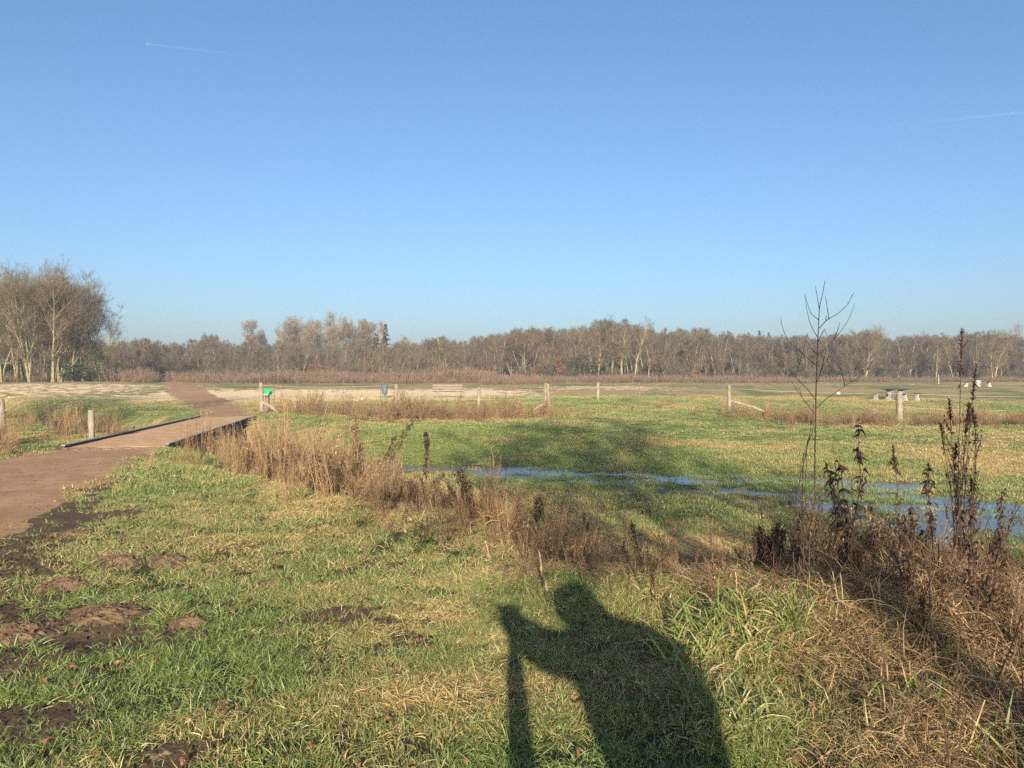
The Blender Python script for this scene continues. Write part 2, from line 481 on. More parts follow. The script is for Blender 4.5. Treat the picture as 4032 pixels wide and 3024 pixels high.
PATH = [(-7.0, -40, 2.2), (-7.0, 2, 2.45), (-7.6, 8, 2.2), (-8.5, 13, 1.8), (-9.6, 18.8, 1.25), (-12.4, 33.8, 1.2), (-14.5, 39, 1.3), (-17.2, 45, 1.35), (-23.1, 57, 1.6), (-30.8, 73, 1.5), (-44, 100, 1.4), (-62, 135, 1.2)]
def path_dist(x, y):
    x = np.asarray(x, float); y = np.asarray(y, float)
    best = np.full(np.broadcast(x, y).shape, 99.0)
    for (x0, y0, w0), (x1, y1, w1) in zip(PATH[:-1], PATH[1:]):
        dx, dy = x1 - x0, y1 - y0
        t = np.clip(((x - x0) * dx + (y - y0) * dy) / (dx * dx + dy * dy), 0, 1)
        d = np.hypot(x - x0 - t * dx, y - y0 - t * dy) - (w0 + (w1 - w0) * t)
        best = np.minimum(best, d)
    return best
def path_mask(x, y):
    x = np.asarray(x, float); y = np.asarray(y, float)
    d = path_dist(x, y) + 0.9 * (fbm(np.asarray(x) * 0.9, np.asarray(y) * 0.9, 3) - 0.5)
    u = (x + 9.6) * -0.1835 + (y - 18.8) * 0.983                                # not in the ditch below the bridge
    return (1 - sst(-0.25, 0.3, d)) * (1 - sst(0.4, 0.8, u) * (1 - sst(14.4, 14.8, u)))

WET = [((-0.9, 19.4), (3.0, 17.4), 1.0), ((3.0, 17.4), (5.6, 14.6), 1.0), ((5.6, 14.6), (7.4, 9.6), 0.95), ((2.5, 18.2), (11.5, 16.0), 0.65), ((5.6, 14.6), (12.0, 12.2), 0.75), ((12, 16), (26, 15), 0.6), ((11.5, 12.2), (17, 7), 0.7)]
def wetness(x, y):
    x = np.asarray(x, float); y = np.asarray(y, float)
    x2 = x + 1.6 * (fbm(x * 0.5, y * 0.5, 2) - 0.5); y2 = y + 1.6 * (fbm(x * 0.5 + 9, y * 0.5 + 4, 2) - 0.5)
    best = np.zeros(np.broadcast(x, y).shape)
    for (a, b, w) in WET:
        dx, dy = b[0] - a[0], b[1] - a[1]
        t = np.clip(((x2 - a[0]) * dx + (y2 - a[1]) * dy) / (dx * dx + dy * dy), 0, 1)
        d = np.hypot(x2 - a[0] - t * dx, y2 - a[1] - t * dy)
        best = np.maximum(best, 1 - sst(0.45 * w, 2.1 * w, d))
    return best * (0.36 + 0.64 * sst(0.38, 0.56, fbm(x * 1.1 + 70, y * 1.8 + 12, 4)))

def sand_mask(x, y):
    x = np.asarray(x, float); y = np.asarray(y, float)
    a = np.exp(-(((x + 14) / 17) ** 4) - ((y - 63 - 0.1 * x) / 12) ** 4) * 0.9
    b = np.exp(-(((x + 44) / 17) ** 4) - ((y - 70) / 17) ** 4) * 0.5
    c = np.exp(-(((x - 45) / 45) ** 4) - ((y - 95) / 10) ** 4) * 0.30
    e = np.exp(-(((x - 9) / 9) ** 4) - ((y - 78) / 8) ** 4) * 0.5
    return np.clip(np.maximum.reduce([a, b, c, e]), 0, 1)

def mud_mask(x, y):
    x = np.asarray(x, float); y = np.asarray(y, float)
    d = path_dist(x, y)
    m = np.exp(-(np.maximum(d, 0) / 1.5) ** 2) * 0.80 * (1 - sst(9, 16, y))
    m = np.maximum(m, 0.45 * np.exp(-(np.maximum(d, 0) / 0.7) ** 2))
    m = m + 0.75 * (sst(0.53, 0.75, fbm(x * 1.3 + 31, y * 1.3 + 7, 4))) * (1 - sst(2, 12, np.hypot(x + 2, y - 3))) * (1 - sst(-0.5, 0.3, x))
    m = m + 0.45 * np.exp(-((x + 2.9) / 1.5) ** 2 - ((y - 4.6) / 2.6) ** 2) + 0.22 * np.exp(-((x + 1.2) / 0.8) ** 2 - ((y - 3.2) / 0.5) ** 2)
    m = m - 0.35 * sst(0.5, 0.68, fbm(x * 1.7 + 3, y * 1.7 + 8, 3)) * sst(0.3, 1.0, path_dist(x, y))
    ditch = ditch_left(x, y) * sst(-0.5, -0.9, h_smooth(x, y))
    return np.clip(np.maximum(m, ditch * 0.7), 0, 1)

def dry_field(x, y):
    """how much of the turf is straw: patches, the bank, the strip of tall growth"""
    x = np.asarray(x, float); y = np.asarray(y, float)
    s = (x + y) * K
    d = 0.22 + 1.5 * (fbm(x * 0.42 + 2, y * 0.42 + 5, 4) - 0.5) + 0.8 * (fbm(x * 2.2, y * 2.2 + 40, 3) - 0.5)
    bank = sst(4.6, 6.0, s) * (1 - sst(10.2, 12.2, s)) * (1 - 0.5 * ditch_left(x, y))
    d = d + 0.36 * bank
    d = d + 0.5 * sst(1.0, 2.4, x) * (1 - sst(8, 10, y)) * (1 - sst(10.2, 12.2, s))
    wetg = np.exp(-((s - 14.5) / 4.0) ** 2) * (1 - ditch_left(x, y))
    d = d - 0.22 * wetg + 0.5 * wetg * sst(0.52, 0.72, fbm(x * 0.7 + 50, y * 0.7 + 20, 4))
    d = d + 0.9 * (fbm(x * 0.13 + 8, y * 0.13, 3) - 0.5) * sst(10, 20, y) + 0.10 * sst(26, 34, y) + 0.30 * sst(42, 62, y)
    return np.clip(d, 0, 1)

def at(px, py, dz=0.0):
    """point of the ground seen at (px, py) of the photograph shown 2212 wide"""
    X = px * 1024 / 2212; Y = py * 1024 / 2212
    d = EYE * F_PX / max(Y - HOR, 1.0)
    for k in range(60):
        hh = float(h_smooth((X - 512) / F_PX * d, d))
        dn = (EYE - hh) * F_PX / max(Y - HOR, 1.0)
        d += 0.4 * (dn - d)
    x = (X - 512) / F_PX * d
    return np.array([x, d, float(H(x, d)) + dz])

def at_d(px, d):
    """ground point in the direction of column px, d metres ahead"""
    x = (px * 1024 / 2212 - 512) / F_PX * d
    return np.array([x, d, float(H(x, d))])

# molehills and mounds: (column, row, height, radius)
MOLE = [(250, 1222, 0.075, 0.24, 'broad crumbled molehill at the upper left of the muddy grass'), (362, 1216, 0.07, 0.19, 'small rounded molehill just right of the broad crumbled one'),
        (225, 1338, 0.075, 0.26, 'wide flat molehill left of the pale grass clump'), (40, 1385, 0.07, 0.22, 'molehill at the left edge of the picture'),
        (130, 1270, 0.06, 0.22, 'low molehill in the mud between path and grass clump'), (400, 1352, 0.045, 0.13, 'little dark molehill right below the pale grass clump'),
        (580, 1270, 0.04, 0.13, 'small molehill alone in the grass right of the others'), (150, 1160, 0.045, 0.25, 'flat patch of dug soil nearest the path bend')]
MOLES = []
for px, py, bh, br, lb in MOLE:
    p = at(px, py); MOLES.append((p[0], p[1], bh, br, lb))
for px, py, bh, br in ((975, 1150, 0.16, 0.55), (1340, 1300, 0.08, 0.5), (1560, 1390, 0.10, 0.35), (1690, 1400, 0.10, 0.4), (1560, 1560, 0.09, 0.4), (1900, 1380, 0.16, 0.7), (2100, 1420, 0.2, 0.8), (1150, 1200, 0.1, 0.5), (2000, 1600, 0.1, 0.5), (860, 1060, 0.2, 1.0), (800, 1085, 0.12, 0.7)):
    p = at(px, py); BUMPS.append((p[0], p[1], bh, br))
for mx, my, bh, br, lb in MOLES: BUMPS.append((mx, my, bh * 0.35, br * 1.3))

def spaced(parts):
    out = [parts[0][0]]
    for a, b, s0, s1 in parts:
        v = a
        while v < b - 1e-6:
            f = (v - a) / (b - a)
            v = min(b, v + s0 + (s1 - s0) * f)
            out.append(v)
    return np.array(out)

ys = spaced([(-60, -4, 8, 1.5), (-4, 2, 1.0, 0.15), (2, 10, 0.065, 0.075), (10, 24, 0.09, 0.16), (24, 45, 0.2, 0.4), (45, 110, 0.5, 1.3), (110, 260, 2, 8), (260, 1500, 10, 160)])
xp = spaced([(0, 6, 0.07, 0.08), (6, 16, 0.1, 0.25), (16, 60, 0.3, 1.2), (60, 160, 1.6, 6), (160, 800, 8, 90)])
xs = np.concatenate([-xp[:0:-1], xp])
GX, GY = np.meshgrid(xs, ys)
GZ = H(GX, GY)
nx, ny = len(xs), len(ys)
VV = np.stack([GX, GY, GZ], 2).reshape(-1, 3)
ii, jj = np.meshgrid(np.arange(nx - 1), np.arange(ny - 1))
FQ = np.stack([jj * nx + ii, jj * nx + ii + 1, (jj + 1) * nx + ii + 1, (jj + 1) * nx + ii], 2).reshape(-1, 4)
fx, fy = GX.ravel(), GY.ravel()
ATT = {'dry': dry_field(fx, fy), 'mud': mud_mask(fx, fy), 'sand': sand_mask(fx, fy), 'path': path_mask(fx, fy),
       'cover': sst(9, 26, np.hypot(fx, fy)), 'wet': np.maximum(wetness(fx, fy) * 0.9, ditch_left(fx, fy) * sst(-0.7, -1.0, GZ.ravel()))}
fpath = ATT['path'][FQ].mean(1) > 0.5
fsand = (ATT['sand'][FQ].mean(1) > 0.45) & ~fpath

def sheet(name, sel, label=None):
    q = FQ[sel]; u, inv = np.unique(q, return_inverse=True)
    g = Geo(); g.add(VV[u], inv.reshape(-1, 4))
    o = g.build(name, M['ground'], smooth=True)
    for k, v in ATT.items():
        a = o.data.attributes.new(k, 'FLOAT', 'POINT'); a.data.foreach_set('value', v[u].astype(np.float32))
    tag(o, label, None, None, 'structure')
    return o
cx = VV[FQ].mean(1)[:, 0]
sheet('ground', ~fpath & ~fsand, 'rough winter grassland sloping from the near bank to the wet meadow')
sheet('path', fpath, 'brown trodden earth path leading over the bridge and away')
sheet('sand_patch', fsand & (cx < -31), 'pale sandy rise in front of the tall tree clump')
sheet('sand_patch', fsand & (cx >= -31), 'pale sandy flat with thin grass beyond the fence')

BA, BB, BW = np.array([-9.6, 18.8]), np.array([-12.4, 33.8]), 1.15
BD = (BB - BA) / np.linalg.norm(BB - BA); BN = np.array([BD[1], -BD[0]])
def on_bridge(x, y):
    u = (x - BA[0]) * BD[0] + (y - BA[1]) * BD[1]; v = (x - BA[0]) * BN[0] + (y - BA[1]) * BN[1]
    return (u > -0.6) & (u < 15.8) & (np.abs(v) < BW + 0.22)


# shallow water standing in the meadow and in the ditch
def water(name, x0, x1, y0, y1, z, step, label, test=None):
    a = np.arange(x0, x1 + step, step); b = np.arange(y0, y1 + step, step)
    X, Y = np.meshgrid(a, b); n = len(a)
    i, j = np.meshgrid(np.arange(len(a) - 1), np.arange(len(b) - 1))
    Q = np.stack([j * n + i, j * n + i + 1, (j + 1) * n + i + 1, (j + 1) * n + i], 2).reshape(-1, 4)
    xc, yc = X.ravel()[Q].mean(1), Y.ravel()[Q].mean(1)
    keep = H(xc, yc) < z + 0.05
    if test: keep &= test(xc, yc)
    g = Geo(); g.add(np.stack([X.ravel(), Y.ravel(), np.full(X.size, z)], 1), Q[keep])
    o = g.build(name, M['water']); tag(o, label, None, None, 'structure')
water('water', -4, 28, 5, 24, WATER_Z, 0.4, 'shallow blue water standing in the green meadow', lambda x, y: wetness(x, y) > 0.05)
water('water', -40, 2, 12, 60, -1.02, 0.8, 'dark water in the ditch under the bridge', lambda x, y: ditch_left(x, y) > 0.3)

# ------------------------------------------------------------------ scattering of growth (each patch is one object)
def proto_collection(name, geos):
    """geos: list of (Geo, material); the small plants that a patch repeats"""
    c = bpy.data.collections.new(name)
    for i, (g, m) in enumerate(geos):
        c.objects.link(bpy.data.objects.new('%s_%02d' % (name, i), g.mesh('%s_%02d' % (name, i), m, True)))
    return c

_groups = {}
def scatter(name, P, rot, scl, idx, coll, label, cat, dry=None):
    n = len(P)
    me = bpy.data.meshes.new(name)
    me.vertices.add(n); me.vertices.foreach_set('co', np.asarray(P, np.float32).ravel())
    a = me.attributes.new('rot', 'FLOAT_VECTOR', 'POINT'); a.data.foreach_set('vector', np.asarray(rot, np.float32).ravel())
    s = np.asarray(scl, np.float32)
    if s.ndim == 1: s = np.repeat(s[:, None], 3, 1)
    a = me.attributes.new('scl', 'FLOAT_VECTOR', 'POINT'); a.data.foreach_set('vector', s.ravel())
    a = me.attributes.new('idx', 'INT', 'POINT'); a.data.foreach_set('value', np.asarray(idx, np.int32))
    a = me.attributes.new('dry', 'FLOAT', 'POINT'); a.data.foreach_set('value', np.asarray(dry if dry is not None else np.full(n, 0.5), np.float32))
    o = bpy.data.objects.new(name, me); COL.objects.link(o)
    if coll.name not in _groups:
        ng = bpy.data.node_groups.new('scatter_' + coll.name, 'GeometryNodeTree')
        ng.interface.new_socket('Geometry', in_out='INPUT', socket_type='NodeSocketGeometry')
        ng.interface.new_socket('Geometry', in_out='OUTPUT', socket_type='NodeSocketGeometry')
        gi = ng.nodes.new('NodeGroupInput'); go = ng.nodes.new('NodeGroupOutput')
        ip = ng.nodes.new('GeometryNodeInstanceOnPoints'); ci = ng.nodes.new('GeometryNodeCollectionInfo')
        ci.inputs['Collection'].default_value = coll
        ci.inputs['Separate Children'].default_value = True; ci.inputs['Reset Children'].default_value = True
        def na(nm, t):
            q = ng.nodes.new('GeometryNodeInputNamedAttribute'); q.data_type = t; q.inputs[0].default_value = nm
            return q.outputs[0]
        L = ng.links.new
        L(gi.outputs[0], ip.inputs['Points']); L(ci.outputs[0], ip.inputs['Instance'])
        ip.inputs['Pick Instance'].default_value = True
        L(na('idx', 'INT'), ip.inputs['Instance Index']); L(na('rot', 'FLOAT_VECTOR'), ip.inputs['Rotation']); L(na('scl', 'FLOAT_VECTOR'), ip.inputs['Scale'])
        L(ip.outputs[0], go.inputs[0])
        _groups[coll.name] = ng
    md = o.modifiers.new('scatter', 'NODES'); md.node_group = _groups[coll.name]
    tag(o, label, cat, None, 'stuff')
    return o

def rdir(rng, n, lean0, lean1):
    az = rng.random(n) * 2 * math.pi; ln = lean0 + (lean1 - lean0) * rng.random(n)
    return np.stack([np.sin(ln) * np.cos(az), np.sin(ln) * np.sin(az), np.cos(ln)], 1)

def tuft(seed, nb, rad, L0, L1, w, lean0, lean1, droop, nseg=3, z0=-0.01, jit=0.05):
    g = Geo(); rng = np.random.default_rng(seed)
    rr = rad * np.sqrt(rng.random(nb)); az = rng.random(nb) * 6.283
    b = np.stack([rr * np.cos(az), rr * np.sin(az), np.full(nb, z0)], 1)
    g.ribbons(b, rdir(rng, nb, lean0, lean1), L0 + (L1 - L0) * rng.random(nb), w * (0.7 + 0.6 * rng.random(nb)), droop * (0.4 + 1.2 * rng.random(nb)), nseg, rng, jit=jit)
    return g

# near turf: 0-5 short tufts, 6-9 longer bent tufts, 10-13 flattened thatch, 14-17 closed patches for farther off, 18-19 wide far patches
GR = []
for i in range(6): GR.append((tuft(100 + i, 22, 0.05, 0.025, 0.075, 0.0042, 0.15, 1.1, 1.0), M['grass']))
for i in range(4): GR.append((tuft(120 + i, 20, 0.045, 0.05, 0.13, 0.005, 0.2, 1.0, 1.5, 4), M['grass']))
for i in range(4): GR.append((tuft(140 + i, 26, 0.08, 0.03, 0.11, 0.0036, 0.9, 1.5, 0.6, 3, 0.01, 0.25), M['grass']))
for i in range(4): GR.append((tuft(160 + i, 80, 0.22, 0.03, 0.09, 0.0075, 0.2, 1.1, 1.0, 2), M['grass']))
for i in range(2): GR.append((tuft(180 + i, 240, 0.6, 0.03, 0.08, 0.011, 0.3, 1.15, 0.8, 2), M['grass']))
GRASS = proto_collection('turf_tuft', GR)

def sector(rng, n, r0, r1, half, pw=1.0):
    r = np.sqrt(r0 ** 2 + (r1 ** 2 - r0 ** 2) * rng.random(n)); a = (rng.random(n) * 2 - 1) * half
    return r * np.sin(a), r * np.cos(a)

def turf_points(rng, n, r0, r1, half, pick, sc0, sc1, label):
    x, y = sector(rng, n, r0, r1, half)
    dry = dry_field(x, y); mud = mud_mask(x, y); w = wetness(x, y)
    p = (1 - path_mask(x, y)) * (1 - 0.93 * sst(0.42, 0.75, mud)) * (1 - 0.5 * sst(0.4, 0.9, w))
    p = p * (1 - 0.75 * sst(0.4, 0.8, sand_mask(x, y)))
    p = p * (0.3 + 0.7 * sst(0.35, 0.6, fbm(x * 4 + 3, y * 4, 2)))
    p = np.where(on_bridge(x, y), 0, p)
    p = np.where((ditch_left(x, y) > 0.4) & (h_smooth(x, y) < -0.75), 0, p)
    for mx, my, bh, br, lb in MOLES: p = p * (1 - 0.93 * np.exp(-(((x - mx) ** 2 + (y - my) ** 2) / (br * 0.85) ** 2) ** 2))
    k = rng.random(n) < p
    x, y, dry = x[k], y[k], dry[k]; m = len(x)
    idx = pick(rng, x, y, dry)
    rot = np.stack([rng.normal(0, 0.12, m), rng.normal(0, 0.12, m), rng.random(m) * 6.283], 1)
    scl = sc0 + (sc1 - sc0) * rng.random(m) * (0.6 + 0.8 * fbm(x * 1.1 + 9, y * 1.1 + 2, 2))
    P = np.stack([x, y, H(x, y)], 1)
    scatter('grass', P, rot, scl, idx, GRASS, label, 'grass', np.clip(dry + rng.normal(0, 0.12, m), 0, 1))

def pick_near(rng, x, y, dry):
    m = len(x); u = rng.random(m)
    idx = rng.integers(0, 6, m)
    longer = u < 0.12 + 0.35 * sst(0.5, 0.7, fbm(x * 0.8 + 60, y * 0.8, 2)) + 0.3 * sst(1, 2, x)
    idx = np.where(longer, rng.integers(6, 10, m), idx)
    flat = rng.random(m) < 0.08 + 0.5 * sst(0.5, 0.85, dry)
    return np.where(flat, rng.integers(10, 14, m), idx)
rg = np.random.default_rng(21)
turf_points(rg, 52000, 2.3, 6.5, R(50), pick_near, 0.5, 1.2, 'short green and straw grass covering the near bank')
turf_points(rg, 60000, 6.5, 13, R(45), pick_near, 0.6, 1.35, 'patchy green and yellow grass on the middle of the bank')
turf_points(rg, 26000, 12, 26, R(44), lambda r, x, y, d: r.integers(14, 18, len(x)), 0.7, 1.3, 'green grass of the wet meadow round the standing water')
turf_points(rg, 15000, 25, 62, R(43), lambda r, x, y, d: r.integers(18, 20, len(x)), 0.7, 1.2, 'smooth grass of the meadow beyond the water and the fence')

# ------------------------------------------------------------------ tall dry growth
def reed_clump(seed, n, rad, h0, h1, mat_leaf=True, head=True, w=0.0048, lean=0.22):
    g = Geo(); rng = np.random.default_rng(seed)
    rr = rad * np.sqrt(rng.random(n)); az = rng.random(n) * 6.283
    b = np.stack([rr * np.cos(az), rr * np.sin(az), np.full(n, -0.04)], 1)
    L = h0 + (h1 - h0) * rng.random(n) ** 1.3
    d = rdir(rng, n, 0.0, lean)
    g.ribbons(b, d, L, w, 0.25 * rng.random(n), 4, rng, tip=0.45, jit=0.03)
    g.ribbons(b, d, L, w, 0.25 * rng.random(n), 4, rng, tip=0.45, jit=0.03)
    if mat_leaf:
        k = rng.integers(0, n, n * 2); t = 0.15 + 0.6 * rng.random(n * 2)
        g.ribbons(b[k] + d[k] * (L[k] * t)[:, None], rdir(rng, n * 2, 0.3, 1.2), 0.12 + 0.25 * rng.random(n * 2), w * 1.5, 1.8, 3, rng)
    if head:
        m2 = n * 2; k = rng.integers(0, n, m2); t = 0.86 + 0.14 * rng.random(m2)
        g.ribbons(b[k] + d[k] * (L[k] * t)[:, None], rdir(rng, m2, 0.1, 0.7), 0.04 + 0.06 * rng.random(m2), w * 1.2, 0.6, 2, rng)
    return g

def fluff(seed, h, n=40, mat='deadweed', leaf=0.05, spread=0.45):
    """branching withered forb: stem, side shoots and shrivelled leaves in one small plant"""
    g = Geo(); rng = np.random.default_rng(seed)
    ns = rng.integers(1, 3)
    for q in range(ns):
        C, D = g.tubes([(rng.normal(0, .03), rng.normal(0, .03), -0.03)], rdir(rng, 1, 0.0, 0.18), np.array([h * (0.75 + 0.3 * rng.random())]), np.array([0.006]), np.array([0.002]), 0.05, 8, 4, 0.05, rng)
        m = 16
        t = rng.random(m) * 0.65 + 0.35; i = (t * 8).astype(int).clip(0, 7)
        bp = C[0, i]; bd = D[0, i] + rdir(rng, m, 0.5, 1.3) * 0.8
        Lb = h * spread * (1.05 - t) * (0.5 + rng.random(m)) + 0.04
        C2, D2 = g.tubes(bp, bd, Lb, np.full(m, 0.0032), np.full(m, 0.0012), -0.4, 4, 3, 0.08, rng)
        k = rng.integers(0, m, n); j = rng.integers(1, 5, n)
        g.ribbons(C2[k, j], rdir(rng, n, 0.8, 2.6), leaf * (0.5 + rng.random(n)), leaf * 0.30, 2.2, 3, rng, jit=0.35)
        j = rng.integers(2, 9, n // 2)
        g.ribbons(C[0, j], rdir(rng, n // 2, 1.0, 2.6), leaf * 1.3 * (0.5 + rng.random(n // 2)), leaf * 0.35, 2.0, 3, rng, jit=0.35)
    return g

RD = []
for i in range(4): RD.append((reed_clump(200 + i, 26, 0.16, 0.5, 1.25), M['reed']))                       # 0-3 pale reeds
for i in range(3): RD.append((reed_clump(210 + i, 34, 0.28, 0.35, 0.9, True, True, 0.008, 0.5), M['rust']))    # 4-6 rusty grass
for i in range(3): RD.append((fluff(220 + i, 0.95, 34, 'brownweed', 0.042, 0.55), M['brownweed']))                # 7-9 brown forbs
for i in range(3): RD.append((fluff(230 + i, 0.8, 44, 'deadweed', 0.045, 0.55), M['deadweed']))                  # 10-12 dark forbs
for i in range(3): RD.append((reed_clump(240 + i, 60, 0.9, 0.4, 1.3, True, True, 0.026, 0.5), M['belt']))      # 13-15 far belt
for i in range(2): RD.append((reed_clump(250 + i, 50, 0.9, 0.3, 1.5, True, True, 0.026, 0.5), M['belt']))  # 16-17 far belt, dark
for i in range(3): RD.append((tuft(260 + i, 46, 0.16, 0.15, 0.45, 0.006, 0.5, 1.5, 1.5, 4, 0.02, 0.2), M['straw']))   # 18-20 straw heaps
for i in range(3): RD.append((tuft(270 + i, 40, 0.14, 0.12, 0.4, 0.007, 0.4, 1.5, 1.3, 4, 0.02, 0.22), M['brownweed']))  # 21-23 brown litter
REEDS = proto_collection('tall_growth', RD)

def strip(name, poly, n, width, pick, s0, s1, label, seed, cat='reeds', zoff=0.0, clumpy=0.75):
    """growth along a line on the ground: poly = [(x, y), ...]"""
    rng = np.random.default_rng(seed)
    poly = np.asarray(poly, float); seg = np.linalg.norm(np.diff(poly, axis=0), axis=1); c = np.concatenate([[0], np.cumsum(seg)])
    t = rng.random(n) * c[-1]
    x = np.interp(t, c, poly[:, 0]); y = np.interp(t, c, poly[:, 1])
    sp = width * 0.45 * (1 + 0.9 * rng.standard_exponential(n)); x = x + rng.normal(0, 1, n) * sp; y = y + rng.normal(0, 1, n) * sp; far = sp / (width * 0.45)
    keep = (rng.random(n) < 1 - clumpy + 2 * clumpy * (fbm(x * 0.9 + seed, y * 0.9, 3) - 0.2)) & (path_mask(x, y) < 0.2)
    keep &= ~on_bridge(x, y)
    x, y, far = x[keep], y[keep], far[keep]; m = len(x)
    rot = np.stack([rng.normal(0, 0.2, m), rng.normal(0, 0.2, m), rng.random(m) * 6.283], 1)
    return scatter(name, np.stack([x, y, H(x, y) + zoff], 1), rot, (s0 + (s1 - s0) * rng.random(m) ** 1.5) * (0.2 + 1.6 * fbm(x * 0.8 + 3 * seed, y * 0.8, 3)) * np.clip(1.35 - 0.22 * far, 0.35, 1.1), pick(rng, m), REEDS, label, cat)

def choose(*ranges):
    opts = np.array(ranges)
    return lambda rng, m: opts[rng.integers(0, len(opts), m)]

def L2(*pts): return [tuple(at(a, b)[:2]) for a, b in pts]
strip('dry_reeds', [(-11.0, 16.7), (-12.6, 17.3), (-15.5, 20)], 110, 1.0, choose(0, 1, 2, 3, 0, 4, 5, 7), 0.75, 1.05, 'brown dry reeds beside the post at the left edge', 31)
strip('dry_reeds', [(-12.4, 22.5), (-14.0, 27), (-16.2, 29.5), (-20, 33)], 230, 1.3, choose(0, 1, 2, 3, 4, 7, 8), 0.7, 1.1, 'tan reeds in the ditch behind the bridge', 32)
strip('dry_reeds', [(-7.6, 20.3), (-8.2, 23.5), (-9.2, 27.5)], 70, 0.55, choose(0, 1, 2, 3), 0.75, 1.05, 'thin dry reeds in front of the dark bridge side', 33)
strip('dry_reeds', [(-6.6, 18.4), (-4.9, 16.4), (-3.8, 14.6), (-2.6, 13.2)], 170, 0.95, choose(0, 1, 2, 3, 0, 1, 2, 9, 7, 11), 0.6, 1.1, 'tall straw coloured reeds on the bank right of the bridge', 34)
strip('dry_weeds', [(-3.9, 14.6), (-2.6, 12.6), (-1.8, 11.2), (-0.8, 9.6), (0.2, 8.2)], 760, 0.8, choose(7, 8, 9, 21, 22, 23, 10, 11, 12, 18, 19, 0), 0.45, 0.9, 'tangle of dark brown weeds along the bank in the middle', 35, 'weeds')
strip('dry_weeds', [(-1.1, 9.6), (-0.3, 8.4), (0.2, 7.3), (0.8, 6.4), (2.0, 5.9), (3.6, 5.6)], 760, 0.62, choose(21, 22, 18, 19, 20, 7, 11, 8), 0.3, 0.65, 'low brown dead stalks on the crest of the bank', 36, 'weeds')
strip('dry_reeds', [(-11.3, 37), (-6.5, 35.5), (-3.0, 32.8), (1.2, 36.5)], 330, 1.6, choose(4, 5, 6, 0, 1, 7, 8, 18), 0.6, 1.1, 'reddish brown reeds along the fence beyond the ditch', 37)
strip('dry_reeds', [(-7.5, 33.5), (-4, 31.2), (-1.2, 30.8), (1.0, 33)], 260, 1.2, choose(4, 5, 6, 7, 8, 9), 0.6, 0.95, 'dark rusty reeds at the edge of the meadow left of the gate', 38)
strip('dry_reeds', [(9.4, 35.2), (14, 33.5), (20, 33), (28, 32.5), (36, 33)], 620, 1.5, choose(4, 5, 6, 4, 5, 6, 0, 1), 0.6, 1.0, 'rusty dry grass along the right fence', 39)
strip('dry_reeds', [(1.8, 38.5), (5, 41), (8, 44), (10.5, 52)], 160, 1.1, choose(4, 5, 6, 21), 0.25, 0.45, 'short rusty grass before the gateway', 40)
strip('dry_reeds', [(-24, 32), (-19, 34), (-16.5, 34)], 90, 1.4, choose(7, 8, 10, 0, 1), 0.6, 0.95, 'dark weeds on the meadow edge at the left', 41)
rb = np.random.default_rng(50)
def belt(x0, x1, y0, y1, n, pick, s0, s1, label, seed):
    rng = np.random.default_rng(seed)
    u = rng.random(n); x = x0 + (x1 - x0) * u; y = y0 + (y1 - y0) * rng.random(n) + 26 * (fbm(x * 0.09, x * 0 + seed, 3) - 0.5)
    k = path_mask(x, y) < 0.3; x, y = x[k], y[k]; m = len(x)
    s = (s0 + (s1 - s0) * rng.random(m) ** 2) * (0.05 + 1.25 * fbm(x * 0.16 + seed, y * 0.16, 3))
    scatter('tall_dry_grass', np.stack([x, y, H(x, y)], 1), np.stack([rng.normal(0, .08, m), rng.normal(0, .08, m), rng.random(m) * 6.28], 1), s, pick(rng, m), REEDS, label, 'grass')
belt(-75, -2, 100, 150, 3000, choose(13, 14, 15, 16, 17, 16), 0.8, 1.9, 'tall brown grass belt in front of the left tree line', 51)
belt(-4, 40, 100, 150, 1500, choose(13, 14, 15, 16, 17), 0.5, 1.3, 'brown grass belt in front of the middle tree line', 52)
belt(12, 110, 106, 150, 2800, choose(13, 14, 15, 16, 14), 0.4, 1.1, 'rust coloured grass belt in front of the right tree line', 53)

# straw and broken stalks of the near right corner
rg = np.random.default_rng(61)
n = 14000
x, y = rg.random(n) * 5.5 + 0.2, rg.random(n) * 7.0 + 2.2
s_ = (x + y) * K
pr = sst(1.15, 1.9, x - 0.10 * (y - 3) + 0.5 * (fbm(x * 1.3, y * 1.3, 2) - 0.5)) * (1 - sst(6.6, 7.6, s_))
pr = np.maximum(pr, 0.7 * sst(4.6, 5.2, s_) * (1 - sst(6.3, 7.3, s_)) * sst(0.3, 0.9, x))
pr = pr * (0.35 + 1.1 * (fbm(x * 1.6 + 4, y * 1.6, 3) - 0.15))
k = rg.random(n) < pr
x, y = x[k], y[k]; m = len(x)
u = rg.random(m); darker = 0.2 + sst(1.6, 3.0, x + 0.25 * (y - 4)) * 0.42
idx = np.where(u < darker, rg.integers(21, 24, m), rg.integers(18, 21, m))
forb = rg.random(m) < 0.045 * sst(1.8, 2.6, x); idx = np.where(forb, rg.integers(7, 13, m), idx)
scatter('straw_litter', np.stack([x, y, H(x, y) - 0.01], 1), np.stack([rg.normal(0, .25, m), rg.normal(0, .25, m), rg.random(m) * 6.28], 1), (0.3 + 0.6 * rg.random(m)) * (0.8 + 0.6 * sst(1.5, 3.0, x)) * np.where(forb, 0.55, 1.0), idx, REEDS,
        'tangled straw and dead grass filling the lower right corner', 'straw')

